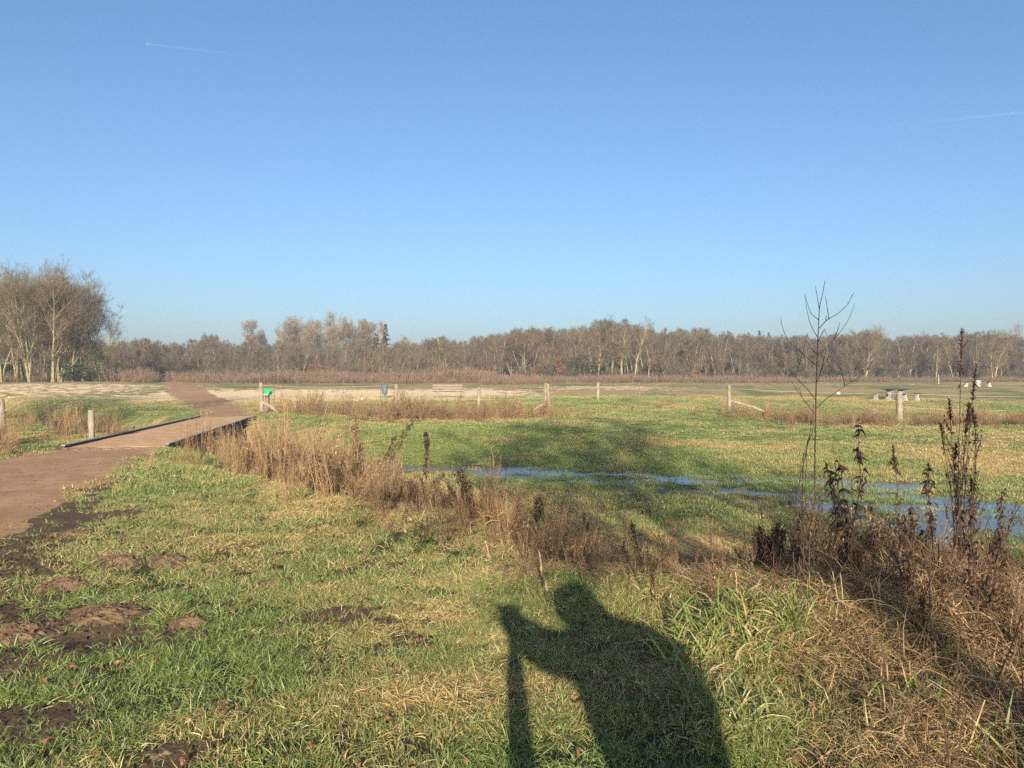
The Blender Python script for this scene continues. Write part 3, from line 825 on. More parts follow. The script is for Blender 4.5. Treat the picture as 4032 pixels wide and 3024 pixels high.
x, y = 0.9 + 3.4 * rg.random(1500), 2.3 + 4.2 * rg.random(1500)
k = (fbm(x * 1.5 + 11, y * 1.5 + 5, 3) > 0.5) & (rg.random(1500) < 1.05 - 0.22 * x); x, y = x[k], y[k]; m = len(x)
scatter('grass', np.stack([x, y, H(x, y) + 0.01], 1), np.stack([rg.normal(0, .2, m), rg.normal(0, .2, m), rg.random(m) * 6.28], 1), 1.3 + 1.3 * rg.random(m), rg.integers(6, 10, m), GRASS, 'green tussocks growing through the straw at lower right', 'grass', 0.25 + 0.3 * rg.random(m))

def stalk_field(name, n, xr, yr, test, h0, h1, r, mat, lean, label, seed):
    rng = np.random.default_rng(seed); g = Geo()
    x = xr[0] + (xr[1] - xr[0]) * rng.random(n); y = yr[0] + (yr[1] - yr[0]) * rng.random(n)
    k = test(x, y, rng); x, y = x[k], y[k]; m = len(x)
    base = np.stack([x, y, H(x, y) - 0.02], 1)
    d = rdir(rng, m, 0.0, lean)
    L = h0 + (h1 - h0) * rng.random(m) ** 1.6
    g.tubes(base, d, L, r * (0.6 + 0.8 * rng.random(m)), r * 0.55 * np.ones(m), 0.1 * rng.random(m), 3, 5, 0.03, rng)
    o = g.build(name, M[mat]); tag(o, label, 'stalks', None, 'stuff'); return o
near_right = lambda x, y, rng: (rng.random(len(x)) < sst(0.9, 2.2, x - 0.08 * (y - 3)) * (1 - sst(6.0, 6.9, (x + y) * K)))
crest = lambda x, y, rng: (((x + y) * K > 4.7) & ((x + y) * K < 6.6) & (rng.random(len(x)) < 0.8))
stalk_field('broken_stalks', 900, (0.8, 5.0), (2.4, 8), near_right, 0.05, 0.28, 0.0038, 'palestem', 0.45, 'pale broken stalks standing in the straw at lower right', 71)
stalk_field('dead_stems', 650, (1.6, 5.2), (2.4, 7.5), near_right, 0.15, 0.6, 0.0042, 'darkstem', 0.55, 'dark dead stems mixed into the straw at lower right', 72)
stalk_field('broken_stalks', 150, (-3.0, 3.2), (5.0, 11), crest, 0.06, 0.22, 0.0045, 'palestem', 0.35, 'short cut stalks along the crest of the bank', 73)
stalk_field('dead_stems', 60, (-2.5, 3.2), (5.0, 11), crest, 0.2, 0.6, 0.0035, 'darkstem', 0.25, 'thin dark stems on the crest of the bank', 74)

stalk_field('dead_stems', 60, (1.9, 4.6), (5.0, 6.8), near_right, 0.35, 1.15, 0.0032, 'darkstem', 0.14, 'tall thin dead stems rising around the dark weeds at right', 75)
# fallen leaves
rg = np.random.default_rng(81); g = Geo()
x, y = sector(rg, 230, 2.6, 8, R(40)); k = path_mask(x, y) < 0.5; x, y = x[k], y[k]; m = len(x)
for q in range(2):
    g.ribbons(np.stack([x, y, H(x, y) + 0.03 + 0.02 * rg.random(m)], 1), rdir(rg, m, 1.2, 1.7), 0.03 + 0.035 * rg.random(m), 0.024, 0.8, 3, rg, flat=np.stack([rg.normal(0, .4, m), rg.normal(0, .4, m), np.ones(m)], 1), jit=0.25)
tag(g.build('fallen_leaves', M['leaf']), 'curled brown fallen leaves lying in the grass', 'leaves', None, 'stuff')

rg = np.random.default_rng(82); g = Geo()
x, y = -9.8 + 5.6 * rg.random(2600), 5 + 13.5 * rg.random(2600); k = (path_mask(x, y) > 0.5); x, y = x[k], y[k]; m = len(x)
g.ribbons(np.stack([x, y, H(x, y) + 0.004], 1), rdir(rg, m, 1.25, 1.55), 0.015 + 0.06 * rg.random(m) ** 3, 0.018, 0.1, 2, rg, flat=np.stack([rg.normal(0, .3, m), rg.normal(0, .3, m), np.ones(m)], 1), jit=0.1)
tag(g.build('path_litter', M['leaf']), 'bits of leaf and twig scattered on the near path', 'litter', None, 'stuff')

# loose crumbs of earth on the bare patches
ICO_V = np.array([(-1, 1.618, 0), (1, 1.618, 0), (-1, -1.618, 0), (1, -1.618, 0), (0, -1, 1.618), (0, 1, 1.618), (0, -1, -1.618), (0, 1, -1.618), (1.618, 0, -1), (1.618, 0, 1), (-1.618, 0, -1), (-1.618, 0, 1)]) / 1.9
ICO_T = [(0, 11, 5), (0, 5, 1), (0, 1, 7), (0, 7, 10), (0, 10, 11), (1, 5, 9), (5, 11, 4), (11, 10, 2), (10, 7, 6), (7, 1, 8), (3, 9, 4), (3, 4, 2), (3, 2, 6), (3, 6, 8), (3, 8, 9), (4, 9, 5), (2, 4, 11), (6, 2, 10), (8, 6, 7), (9, 8, 1)]
CR = []
for i in range(4):
    g = Geo(); rng = np.random.default_rng(330 + i); g.add(ICO_V * (0.6 + 0.7 * rng.random((12, 1))) * np.array([1, 1, 0.75]), None, ICO_T); CR.append((g, M['clod']))
CRUMB = proto_collection('earth_crumb', CR)
for o in CRUMB.objects: o.data.polygons.foreach_set('use_smooth', np.zeros(20, bool))
rg = np.random.default_rng(83)
x, y = sector(rg, 60000, 2.4, 9.5, R(48)); k = (mud_mask(x, y) + 0.5 * (fbm(x * 6, y * 6, 3) - 0.5) > 0.46) & (path_mask(x, y) < 0.4) & (rg.random(len(x)) < 0.55); x, y = x[k], y[k]; m = len(x)
scatter('earth_crumbs', np.stack([x, y, H(x, y)], 1), rg.random((m, 3)) * 6.28, 0.004 + 0.020 * rg.random(m) ** 3, rg.integers(0, 4, m), CRUMB, 'loose crumbs of earth on the muddy bare patches', 'earth')

# ------------------------------------------------------------------ things of the foreground
# molehills: a heap of crumbs each
for i, (mx, my, bh, br, lb) in enumerate(MOLES):
    rng = np.random.default_rng(300 + i); g = Geo()
    nr, na = 22, 64
    r_, a_ = (q.ravel() for q in np.meshgrid(np.linspace(0, 1, nr), np.arange(na) / na * 6.2832, indexing='ij'))
    ed = 1 + 0.7 * (fbm(np.cos(a_) * 1.2 + i * 7 + 20, np.sin(a_) * 1.2 + 20, 3) - 0.5)
    ppx, ppy = r_ * br * 1.15 * ed * np.cos(a_), r_ * br * 1.15 * ed * np.sin(a_)
    z = bh * 0.45 * (1 - r_ ** 2) ** 1.1 + (0.05 * (fbm((mx + ppx) * 11, (my + ppy) * 11, 4) - 0.47) + 0.03 * np.abs(vnoise((mx + ppx) * 50, (my + ppy) * 50) - 0.5)) * (1 - r_ ** 5)
    V = np.stack([ppx, ppy, H(mx + ppx, my + ppy) - float(H(mx, my)) + z - 0.012 * r_ ** 2], 1)
    Q = [(a * na + b, a * na + (b + 1) % na, (a + 1) * na + (b + 1) % na, (a + 1) * na + b) for a in range(nr - 1) for b in range(na)]
    e = empty('molehill', (mx, my, float(H(mx, my))), lb, 'molehill', 'molehills in the grass')
    g.add(V, Q); g.build('soil_heap', M['clod'], e, smooth=False)
    g = Geo()
    for q in range(110):
        r_ = br * 1.35 * math.sqrt(rng.random()); a = rng.random() * 6.283; sz = 0.003 + 0.015 * rng.random() ** 3
        c = np.array([r_ * math.cos(a), r_ * math.sin(a), 0]); t = min(1, r_ / (br * 1.1))
        c[2] = float(H(mx + c[0], my + c[1])) - float(H(mx, my)) + bh * 0.45 * (1 - t * t) ** 1.1
        bm = rng.normal(size=(12, 3)); bm /= np.linalg.norm(bm, axis=1, keepdims=True)
        # an icosahedron with uneven corners
        ph = (1 + 5 ** .5) / 2
        ico = np.array([(-1, ph, 0), (1, ph, 0), (-1, -ph, 0), (1, -ph, 0), (0, -1, ph), (0, 1, ph), (0, -1, -ph), (0, 1, -ph), (ph, 0, -1), (ph, 0, 1), (-ph, 0, -1), (-ph, 0, 1)]) / 1.9
        T = [(0, 11, 5), (0, 5, 1), (0, 1, 7), (0, 7, 10), (0, 10, 11), (1, 5, 9), (5, 11, 4), (11, 10, 2), (10, 7, 6), (7, 1, 8), (3, 9, 4), (3, 4, 2), (3, 2, 6), (3, 6, 8), (3, 8, 9), (4, 9, 5), (2, 4, 11), (6, 2, 10), (8, 6, 7), (9, 8, 1)]
        g.add(c + ico * sz * (0.7 + 0.6 * rng.random((12, 1))), None, T)
    tag(g.build('soil_crumbs', M['clod'], e), None, None, None, 'stuff')

def big_tuft(px, py, n, L0, L1, w, label, seed, lean1=1.2, droop=1.6, mat='lush', rad=0.07):
    p = at(px, py)
    e = empty('grass_clump', tuple(p), label, 'grass clump')
    tuft(seed, n, rad, L0, L1, w, 0.15, lean1, droop, 5, -0.02, 0.03).build('blades', M[mat], e)
big_tuft(372, 1342, 240, 0.10, 0.22, 0.0065, 'pale bluish green grass clump between the molehills', 401, 1.15, 1.2)
big_tuft(1545, 1420, 220, 0.10, 0.26, 0.007, 'bluish green grass clump at the right edge of the shadow', 402, 1.4, 1.8)
big_tuft(1715, 1420, 160, 0.12, 0.34, 0.0075, 'long arching green grass clump left of the dead weeds', 403, 1.2, 1.9)
big_tuft(1590, 1570, 300, 0.10, 0.30, 0.007, 'yellowing grass clump bent over at the lower right', 404, 1.3, 2.2, rad=0.16)
big_tuft(1370, 1200, 140, 0.08, 0.2, 0.007, 'dark green tuft on the slope left of the pale stalk', 405, 1.2, 1.4)
big_tuft(650, 1085, 110, 0.12, 0.3, 0.012, 'dark green tuft left of the brown weed tangle', 406, 1.0, 1.2)
big_tuft(835, 1255, 40, 0.08, 0.18, 0.022, 'broad leaved green plant flat in the grass near the middle', 407, 1.4, 1.0, rad=0.1)

def dead_weed(px, py, h, label, seed, nstem=1, nb=18, leaf=0.06, nleaf=120, mat='deadweed', spread=0.3, lean=0.1, head=0.0, dirx=None, t0=0.25, r=0.006, base=None, wob=0.05):
    """withered forb: stem (with shoots), shrivelled leaves, and where it has one a seed head"""
    p = at(px, py) if base is None else np.array(base); rng = np.random.default_rng(seed)
    e = empty('dead_weed', tuple(p), label, 'dead weed')
    gs, gl, gh = Geo(), Geo(), Geo()
    for q in range(nstem):
        hh = h * (1.0 if q == 0 else 0.6 + 0.38 * rng.random())
        d0 = rdir(rng, 1, 0.0, lean) if dirx is None else np.array([[dirx, 0.05, 1.0]])
        C, D = gs.tubes([(rng.normal(0, .025), rng.normal(0, .025), -0.03)], d0, np.array([hh]), np.array([r]), np.array([0.0018]), 0.03, 12, 5, wob, rng)
        t = t0 + (1 - t0) * rng.random(nb); i = (t * 12).astype(int).clip(0, 11)
        Lb = h * spread * (1.08 - t) * (0.4 + rng.random(nb)) + 0.03
        C2, D2 = gs.tubes(C[0, i], D[0, i] + rdir(rng, nb, 0.5, 1.3) * 0.8, Lb, np.full(nb, r * 0.45), np.full(nb, 0.0012), -0.5, 4, 3, 0.08, rng)
        k = rng.integers(0, nb, nleaf); j = rng.integers(1, 5, nleaf)
        gl.ribbons(C2[k, j], rdir(rng, nleaf, 1.0, 2.8), leaf * (0.5 + rng.random(nleaf)), leaf * 0.32, 2.4, 4, rng, jit=0.4)
        j = (12 * (t0 + (1 - t0) * rng.random(nleaf // 2))).astype(int).clip(0, 12)
        gl.ribbons(C[0, j], rdir(rng, nleaf // 2, 1.0, 2.6), leaf * 1.3 * (0.5 + rng.random(nleaf // 2)), leaf * 0.36, 2.2, 4, rng, jit=0.4)
        if head > 0:
            m = 90; tt = 1 - head * rng.random(m); f = tt * 12; i = f.astype(int).clip(0, 11); u = (f - i)[:, None]
            P = C[0, i] * (1 - u) + C[0, i + 1] * u
            gh.ribbons(P, rdir(rng, m, 0.3, 1.2), 0.012 + 0.022 * rng.random(m) + 0.04 * (1 - tt), 0.010, 0.3, 2, rng)
    gs.build('stem', M['darkstem'], e); gl.build('withered_leaves', M[mat], e)
    if head > 0: tag(gh.build('seed_head', M[mat], e), None, None, None, 'stuff')
    return e
# tall dead weeds at the right
dead_weed(1828, 1300, 1.22, 'leafy black brown dead weed right of the bare sapling', 501, 3, 15, 0.06, 75, spread=0.2, lean=0.12, t0=0.15)
dead_weed(2072, 1300, 1.93, 'tallest dead weed with a slim seed spike near the right edge', 502, 5, 9, 0.034, 22, spread=0.2, lean=0.05, head=0.16, t0=0.3, r=0.0055, wob=0.02)
dead_weed(2098, 1290, 1.45, 'dead weed with feathery side sprays beside the tallest one', 512, 4, 18, 0.03, 80, spread=0.28, lean=0.13, head=0.1, t0=0.4, wob=0.03)
dead_weed(1925, 1290, 1.05, 'thin dark weed leaning right between the two leafy ones', 503, 1, 10, 0.05, 30, spread=0.14, lean=0.05, head=0.15, dirx=0.1)
dead_weed(1990, 1300, 0.98, 'withered weed with hanging leaves left of the tallest one', 504, 2, 14, 0.06, 60, spread=0.16, lean=0.08)
dead_weed(1655, 1265, 0.52, 'low dense black weed clump left of the sapling', 505, 5, 16, 0.05, 110, spread=0.36, lean=0.4)
dead_weed(1905, 1265, 0.62, 'drooping dark weed in front of the leaning stem', 506, 4, 12, 0.05, 60, spread=0.3, lean=0.5)
dead_weed(2185, 1330, 0.8, 'branched dark weed cut by the right edge', 507, 2, 14, 0.04, 40, spread=0.4, lean=0.3)
dead_weed(1700, 1240, 0.42, 'small dark weed at the foot of the sapling', 508, 2, 12, 0.05, 50, spread=0.3, lean=0.2)
dead_weed(1985, 1420, 0.6, 'brown broken weed deep in the straw at lower right', 509, 3, 12, 0.05, 60, 'brownweed', 0.35, 0.4)
dead_weed(2120, 1440, 0.7, 'dark weed stems at the right edge above the straw', 510, 4, 10, 0.04, 40, spread=0.25, lean=0.4)
# on the bank in the middle
def mid(px, d): return at_d(px, d)
dead_weed(0, 0, 1.25, 'dark upright dead weed standing alone before the water', 521, 1, 20, 0.07, 150, spread=0.2, lean=0.04, t0=0.4, base=mid(928, 13.6))
dead_weed(0, 0, 1.35, 'dark brown weed bush highest among the bank reeds', 522, 4, 22, 0.07, 170, 'brownweed', 0.24, 0.2, t0=0.35, base=mid(775, 14.4))
dead_weed(0, 0, 1.1, 'brown weed between the pale reeds and the dark bush', 523, 3, 18, 0.06, 120, 'brownweed', 0.2, 0.12, t0=0.35, base=mid(683, 14.2))
dead_weed(0, 0, 1.75, 'long dark weed leaning right out of the bank tangle', 524, 3, 14, 0.05, 80, spread=0.14, t0=0.4, dirx=0.5, base=mid(795, 13.6))
dead_weed(0, 0, 0.38, 'row of short dark seed stalks on the slope near the water', 525, 7, 6, 0.035, 40, 'brownweed', 0.12, 0.35, head=0.3, base=mid(1120, 10.4))
dead_weed(0, 0, 0.4, 'low dark weed on the slope left of the pale tall stalk', 526, 5, 8, 0.04, 50, 'brownweed', 0.2, 0.4, base=mid(1240, 8.8))
dead_weed(0, 0, 0.62, 'thin reddish weed standing in the water edge', 527, 1, 10, 0.03, 40, 'brownweed', 0.2, 0.1, base=mid(1052, 15.6))

def pale_stalk(p, h, dx, r, label):
    g = Geo(); rng = np.random.default_rng(int(h * 1000))
    P = [(dx * t * h + 0.006 * math.sin(9 * t), 0.1 * t * h, t * h - 0.03) for t in np.linspace(0, 1, 8)]
    g.tube(P, np.linspace(r, r * 0.5, 8), 6)
    o = g.build('pale_stalk', M['palestem']); o.location = p
    tag(o, label, 'stalk')
pale_stalk(at(1386, 1172), 0.52, 0.10, 0.004, 'thin pale stalk standing upright in front of the water')
pale_stalk(at(1182, 1272), 0.34, -0.2, 0.011, 'thick pale broken stalk leaning left at the shadow top')
pale_stalk(at(2155, 1300), 0.32, 0.06, 0.013, 'thick dark stub standing at the right edge')
pale_stalk(at(1600, 1350), 0.25, -0.12, 0.008, 'pale stub beside the long arching grass clump')
pale_stalk(at(1760, 1280), 0.42, 0.03, 0.006, 'pale bent stalk below the sapling')

# bare saplings: traced shoots with their own depth
def sapling(lines, d, base_px, label, seed, r0):
    rng = np.random.default_rng(seed)
    b = at_d(*base_px) if base_px[1] else None
    e = empty('sapling', tuple(b), label, 'sapling')
    gs, gb = Geo(), Geo()
    for q, ln in enumerate(lines):
        sway = rng.normal(0, 0.28)
        P = []
        for i, (cx_, cy_) in enumerate(ln):
            X = (2600 + cx_ * 0.6474) / 4032 * 1024; Y = (1050 + cy_ * 0.6474) / 4032 * 1024
            dd = d + sway * (0 if q == 0 else i / max(1, len(ln) - 1))
            P.append(((X - 512) / F_PX * dd - b[0], dd - b[1], EYE - (Y - HOR) / F_PX * dd - b[2]))
        P = np.array(P)
        if q == 0: P = np.concatenate([[[0, 0, -0.05]], P])
        t = np.linspace(0, len(P) - 1, len(P) * 4); P = np.stack([np.interp(t, np.arange(len(P)), P[:, k]) for k in range(3)], 1)
        P[1:-1] = (P[:-2] + 2 * P[1:-1] + P[2:]) / 4
        rr = np.linspace(r0, 0.0022, len(P)) if q == 0 else np.linspace(min(r0 * 0.5, 0.0036), 0.0014, len(P))
        (gs if q == 0 else gb).tube(P, rr, 6)
        m = len(P) // 3 if q else 8                        # buds
        k = rng.integers(len(P) // 3, len(P), m)
        (gs if q == 0 else gb).ribbons(P[k], rdir(rng, m, 0.2, 1.2), 0.012, 0.006, 0, 2, rng)
    gs.build('stem', M['sapling'], e, True)
    if gb.n: gb.build('branch', M['sapling'], e, True)
SP = [[(941, 1310), (942, 1100), (945, 900), (947, 750), (951, 600), (958, 430), (963, 320), (966, 250), (985, 170), (1000, 87)],
      [(963, 325), (935, 303), (913, 283), (893, 222), (880, 168)], [(958, 430), (932, 392), (905, 330), (891, 265), (877, 176)], [(966, 260), (956, 200), (942, 118)],
      [(966, 374), (1010, 325), (1080, 285), (1135, 235), (1160, 190), (1177, 155)], [(1025, 320), (1015, 260), (1003, 178)], [(1005, 328), (1010, 295)],
      [(954, 545), (1020, 480), (1085, 410), (1140, 330), (1168, 265), (1176, 230)], [(1055, 440), (1078, 385), (1091, 338)], [(951, 605), (900, 560), (850, 515), (790, 470), (752, 400), (736, 350), (731, 308)],
      [(955, 540), (918, 497), (890, 455)], [(945, 812), (900, 750), (850, 700), (800, 650), (772, 610)], [(822, 672), (850, 580), (880, 470), (895, 402)],
      [(948, 862), (1000, 810), (1060, 770), (1130, 720), (1200, 680), (1250, 640), (1285, 580)], [(1160, 703), (1150, 660), (1142, 630)], [(1122, 724), (1110, 670), (1105, 622)],
      [(953, 700), (985, 615), (1030, 535), (1078, 485), (1102, 445)], [(975, 640), (995, 560), (1010, 500)], [(938, 893), (890, 832), (850, 780), (806, 712)], [(862, 795), (845, 740)], [(960, 455), (985, 400), (1000, 380), (1020, 450)]]
sapling(SP, 6.7, (1764, 6.7), 'bare dark sapling with upswept branches rising above the far trees', 601, 0.0066)
sapling([[(840, 1330), (880, 1170), (910, 1020), (930, 880), (937, 838)], [(905, 1040), (870, 1150), (850, 1250)], [(895, 1080), (925, 1010), (938, 930)]], 6.9, (1708, 6.9), 'thin second sapling leaning against the taller one', 602, 0.006)

# ------------------------------------------------------------------ footbridge
rzb = math.atan2(BD[1], BD[0]); LB = float(np.linalg.norm(BB - BA))
br = empty('footbridge', (BA[0], BA[1], -0.050), 'low wooden footbridge with sandy deck and dark edge beams', 'bridge', rz=rzb)
g = Geo(); g.box((LB / 2, 0, 0.0), (LB, 2 * BW - 0.1, 0.10)); g.build('deck', M['deck'], br)
for sgn in (1, -1):
    g = Geo(); g.box((LB / 2, sgn * (BW + 0.02), 0.062), (LB + 0.1, 0.07, 0.075)); kb = g.build('edge_beam', M['tar'], br)
    g = Geo(); g.box((LB / 2, sgn * (BW + 0.02), 0.110), (LB + 0.12, 0.09, 0.02)); g.build('cap_strip', M['kerb'], kb)
    for k in range(5):
        g = Geo(); g.box((LB * (k + 0.5) / 5, sgn * (BW + 0.03), -0.19), (LB / 5 - 0.02, 0.07, 0.36)); g.build('side_board', M['tar'], br)
    for k in range(6):
        g = Geo(); g.tube([(0.8 + k * (LB - 1.6) / 5, sgn * (BW - 0.25), -1.5), (0.8 + k * (LB - 1.6) / 5, sgn * (BW - 0.25), -0.06)], 0.11, 10); g.build('pile', M['tar'], br)
g = Geo(); g.box((0, 0, 0), (0.185, 0.11, 0.05)); bme = g.mesh('brick', M['brick'])
bs = empty('brick_strip', (BA[0], BA[1], 0.0), 'rows of pale paving bricks across the path at the near bridge end', 'paving', rz=rzb)
rng = np.random.default_rng(5)
for r_ in range(3):
    for k in range(11):
        o = bpy.data.objects.new('brick', bme); COL.objects.link(o); o.parent = bs
        lx, ly = -0.16 - 0.24 * r_, (k - 5) * 0.235 + 0.1 * (r_ % 2)
        wx = BA[0] + lx * BD[0] - ly * BD[1]; wy = BA[1] + lx * BD[1] + ly * BD[0]
        o.location = (lx, ly, float(H(wx, wy)) - 0.022 + rng.normal(0, 0.002)); o.rotation_euler = (rng.normal(0, .02), rng.normal(0, .02), R(90) + rng.normal(0, .03))

# ------------------------------------------------------------------ fence posts, tape, sign, bin, bench, tables
POSTS = {}
def fence_post(key, px, d, h, r, label, mat='post', lean=(0, 0), brace=None, sink=0.25, loc=None):
    p = at_d(px, d) if loc is None else np.array(loc); rng = np.random.default_rng(int(px * 7 + d))
    e = empty('fence_post', tuple(p), label, 'post', 'wooden fence posts')
    g = Geo(); n = 9
    P = [(lean[0] * t * h + 0.01 * math.sin(4 * t), lean[1] * t * h, -sink + (h + sink) * t) for t in np.linspace(0, 1, n)]
    rr = r * (1.06 - 0.1 * np.linspace(0, 1, n)) * (1 + 0.05 * rng.normal(size=n)); rr[-1] *= 0.9
    g.tube(P, rr, 14); g.build('shaft', M[mat], e, False)
    if brace:
        g = Geo(); bx, bz = brace
        g.tube([(lean[0] * h * 0.5, -0.02, bz), (bx * 0.55, -0.04, bz * 0.5), (bx, -0.06, -0.1)], r * 0.75, 9); g.build('brace', M[mat], e)
    POSTS[key] = p + np.array([lean[0] * h, lean[1] * h, h])
    return e
fence_post('a', 3, 20.0, 1.15, 0.085, 'pale fence post at the left edge among the reeds')
fence_post('b', 197, 21.6, 0, 0.075, 'short post standing beside the left edge of the bridge') if False else None
pb = at_d(197, 21.2); fence_post('b', 197, 21.2, 0.80 - pb[2], 0.078, 'short pale post beside the left edge of the bridge')
fence_post('c', 565, 37.6, 1.46, 0.105, 'tall fence post with brace right of the bridge end', brace=(0.95, 0.55), lean=(-0.015, 0))
fence_post('d', 853, 37.4, 1.36, 0.10, 'leaning pale post below the litter bin', lean=(0.05, 0))
fence_post('e', 1033, 45, 1.12, 0.10, 'fence post right of the bench', lean=(0.04, 0))
fence_post('f', 1179, 44.5, 1.38, 0.10, 'rear one of two posts close together left of the gateway', lean=(0.0, 0))
fence_post('g', 1185, 39.8, 1.42, 0.10, 'braced post at the left side of the gateway', lean=(-0.03, 0), brace=(-0.95, 0.5))
fence_post('h', 1291, 54, 1.22, 0.11, 'pale post standing alone behind the gateway', lean=(0.03, 0))
fence_post('i', 1381, 58, 1.12, 0.055, 'thin brown braced post behind the gateway', 'postdark', brace=(-0.7, 0.35))
fence_post('j', 1575, 38.2, 1.36, 0.09, 'braced post at the right side of the gateway', 'post', brace=(2.1, 0.62))
fence_post('k', 1943, 36.0, 1.36, 0.135, 'thick pale post in front of the picnic table')
fence_post('l', 2330, 34.5, 1.3, 0.11, 'fence post beyond the right edge')
fence_post('m', 2027, 96, 1.2, 0.09, 'small far post in the grass right of the picnic table')
fence_post('n', 329, 132, 3.0, 0.13, 'pale stake in the brown grass near the far walker')

def tape(a, b, sag, label, r=0.006, name='fence_tape'):
    g = Geo(); t = np.linspace(0, 1, 14)[:, None]
    P = np.asarray(a) * (1 - t) + np.asarray(b) * t; P[:, 2] -= (sag * 4 * t * (1 - t)).ravel()
    g.tube(P, r, 5); tag(g.build(name, M['tape']), label, 'fence tape')
dz = lambda p, q: np.array([p[0], p[1] - 0.1, p[2] - q])
tape(dz(POSTS['c'], 0.12), dz(POSTS['d'], 0.02), 0.10, 'pale tape from the tall braced post to the leaning post')
tape(dz(POSTS['d'], 0.72), dz(POSTS['g'], 0.72), 0.05, 'low pale tape between the leaning post and the gateway')
tape(dz(POSTS['d'], 0.1), dz(POSTS['e'], 0.1), 0.06, 'upper tape from the leaning post towards the bench')
tape(dz(POSTS['j'], 0.14), dz(POSTS['k'], 0.1), 0.08, 'upper tape from the gateway to the thick post')
tape(dz(POSTS['k'], 0.1), dz(POSTS['l'], 0.1), 0.08, 'upper tape right of the thick post')
tape(dz(POSTS['k'], 0.75), dz(POSTS['l'], 0.75), 0.06, 'lower tape right of the thick post')
def ball(p, r, label):
    g = Geo(); g.lathe((0, 0, 0), [(0.001, -r), (r * .6, -r * .8), (r, 0), (r * .6, r * .8), (0.001, r)], 10)
    g.box((0, 0, 0), (r * 3, r * 0.5, r * 0.35))
    o = g.build('tape_insulator', M['white'], None, True); o.location = p; tag(o, label, 'insulator')
q = POSTS['j'] * 0.35 + POSTS['k'] * 0.65; ball((q[0], q[1] - 0.1, q[2] - 0.19), 0.075, 'round white insulator on the tape left of the picnic table')
q = POSTS['d'] * 0.75 + POSTS['c'] * 0.25; ball((q[0], q[1] - 0.1, q[2] - 0.72), 0.07, 'round white insulator in the grass below the litter bin')

def rot_geo_box(g, c, s, ax, ang):
    """box tilted about x by ang"""
    n0 = g.n; g.box((0, 0, 0), s); V = g.V[-1]
    ca, sa = math.cos(ang), math.sin(ang)
    y = V[:, 1] * ca - V[:, 2] * sa; z = V[:, 1] * sa + V[:, 2] * ca
    g.V[-1] = np.stack([V[:, 0] + c[0], y + c[1], z + c[2]], 1)

# green information sign on a slanted stand
p = at_d(576, 39.2)
e = empty('information_sign', tuple(p), 'small slanted green sign on a wooden leg behind the tall fence post', 'sign', rz=R(-8))
g = Geo(); g.box((0, 0.05, 0.42), (0.2, 0.12, 0.95)); g.build('leg', M['postdark'], e)
g = Geo(); rot_geo_box(g, (0, 0, 0.98), (0.60, 0.46, 0.03), 'x', R(42)); pn = g.build('panel', M['green'], e)
g = Geo(); rot_geo_box(g, (0, -0.15, 0.858), (0.60, 0.07, 0.04), 'x', R(42)); g.build('white_band', M['white'], pn)
g = Geo(); rot_geo_box(g, (0.14, -0.03, 0.962), (0.14, 0.05, 0.04), 'x', R(42)); g.build('white_notice', M['white'], pn)

# litter bin hung in a bent tube frame
p = at_d(831, 57)
e = empty('litter_bin', tuple(p), 'grey metal litter bin in a pointed tube frame on the sand', 'litter bin', rz=R(15))
g = Geo(); g.lathe((0, 0, 0), [(0.001, 0.24), (0.17, 0.24), (0.19, 0.3), (0.245, 0.92), (0.235, 0.92), (0.19, 0.4), (0.001, 0.36)], 20); g.build('bucket', M['zinc'], e, True)
g = Geo(); g.lathe((0, 0, 0), [(0.262, 0.86), (0.268, 0.87), (0.268, 0.95), (0.255, 0.955), (0.24, 0.95), (0.24, 0.87)], 20); g.build('rim', M['darkmetal'], e, True)
g = Geo(); g.tube([(-0.29, 0, 0.0), (-0.29, 0, 0.98), (-0.26, 0, 1.04), (0, 0, 1.22), (0.26, 0, 1.04), (0.29, 0, 0.98), (0.29, 0, 0.86)], 0.022, 8); g.tube([(-0.29, 0, 0.05), (-0.05, 0, 0.14), (0.1, 0, 0.25)], 0.022, 8); g.build('frame', M['zinc'], e)
g = Geo(); g.tube([(0.02, 0.0, -0.2), (0.02, 0.0, 0.26)], 0.05, 10); g.build('foot', M['zinc'], e)

# bench seen from behind
p = at_d(967, 58)
e = empty('bench', tuple(p), 'pale wooden bench seen from behind on the sand', 'bench', rz=R(4))
for z in (0.92, 0.74):
    g = Geo(); g.box((0, -0.12, z), (2.25, 0.05, 0.14)); g.build('back_slat', M['benchwood'], e)
for y_ in (0.02, 0.18, 0.34):
    g = Geo(); g.box((0, y_, 0.46), (2.25, 0.13, 0.05)); g.build('seat_slat', M['darkslab'], e)
for x_ in (-0.72, 0.72):
    g = Geo(); g.box((x_, -0.06, 0.45), (0.10, 0.06, 1.10)); g.box((x_, 0.36, 0.16), (0.10, 0.08, 0.52)); g.box((x_, 0.15, 0.40), (0.1, 0.36, 0.06)); g.build('leg', M['benchwood'], e)

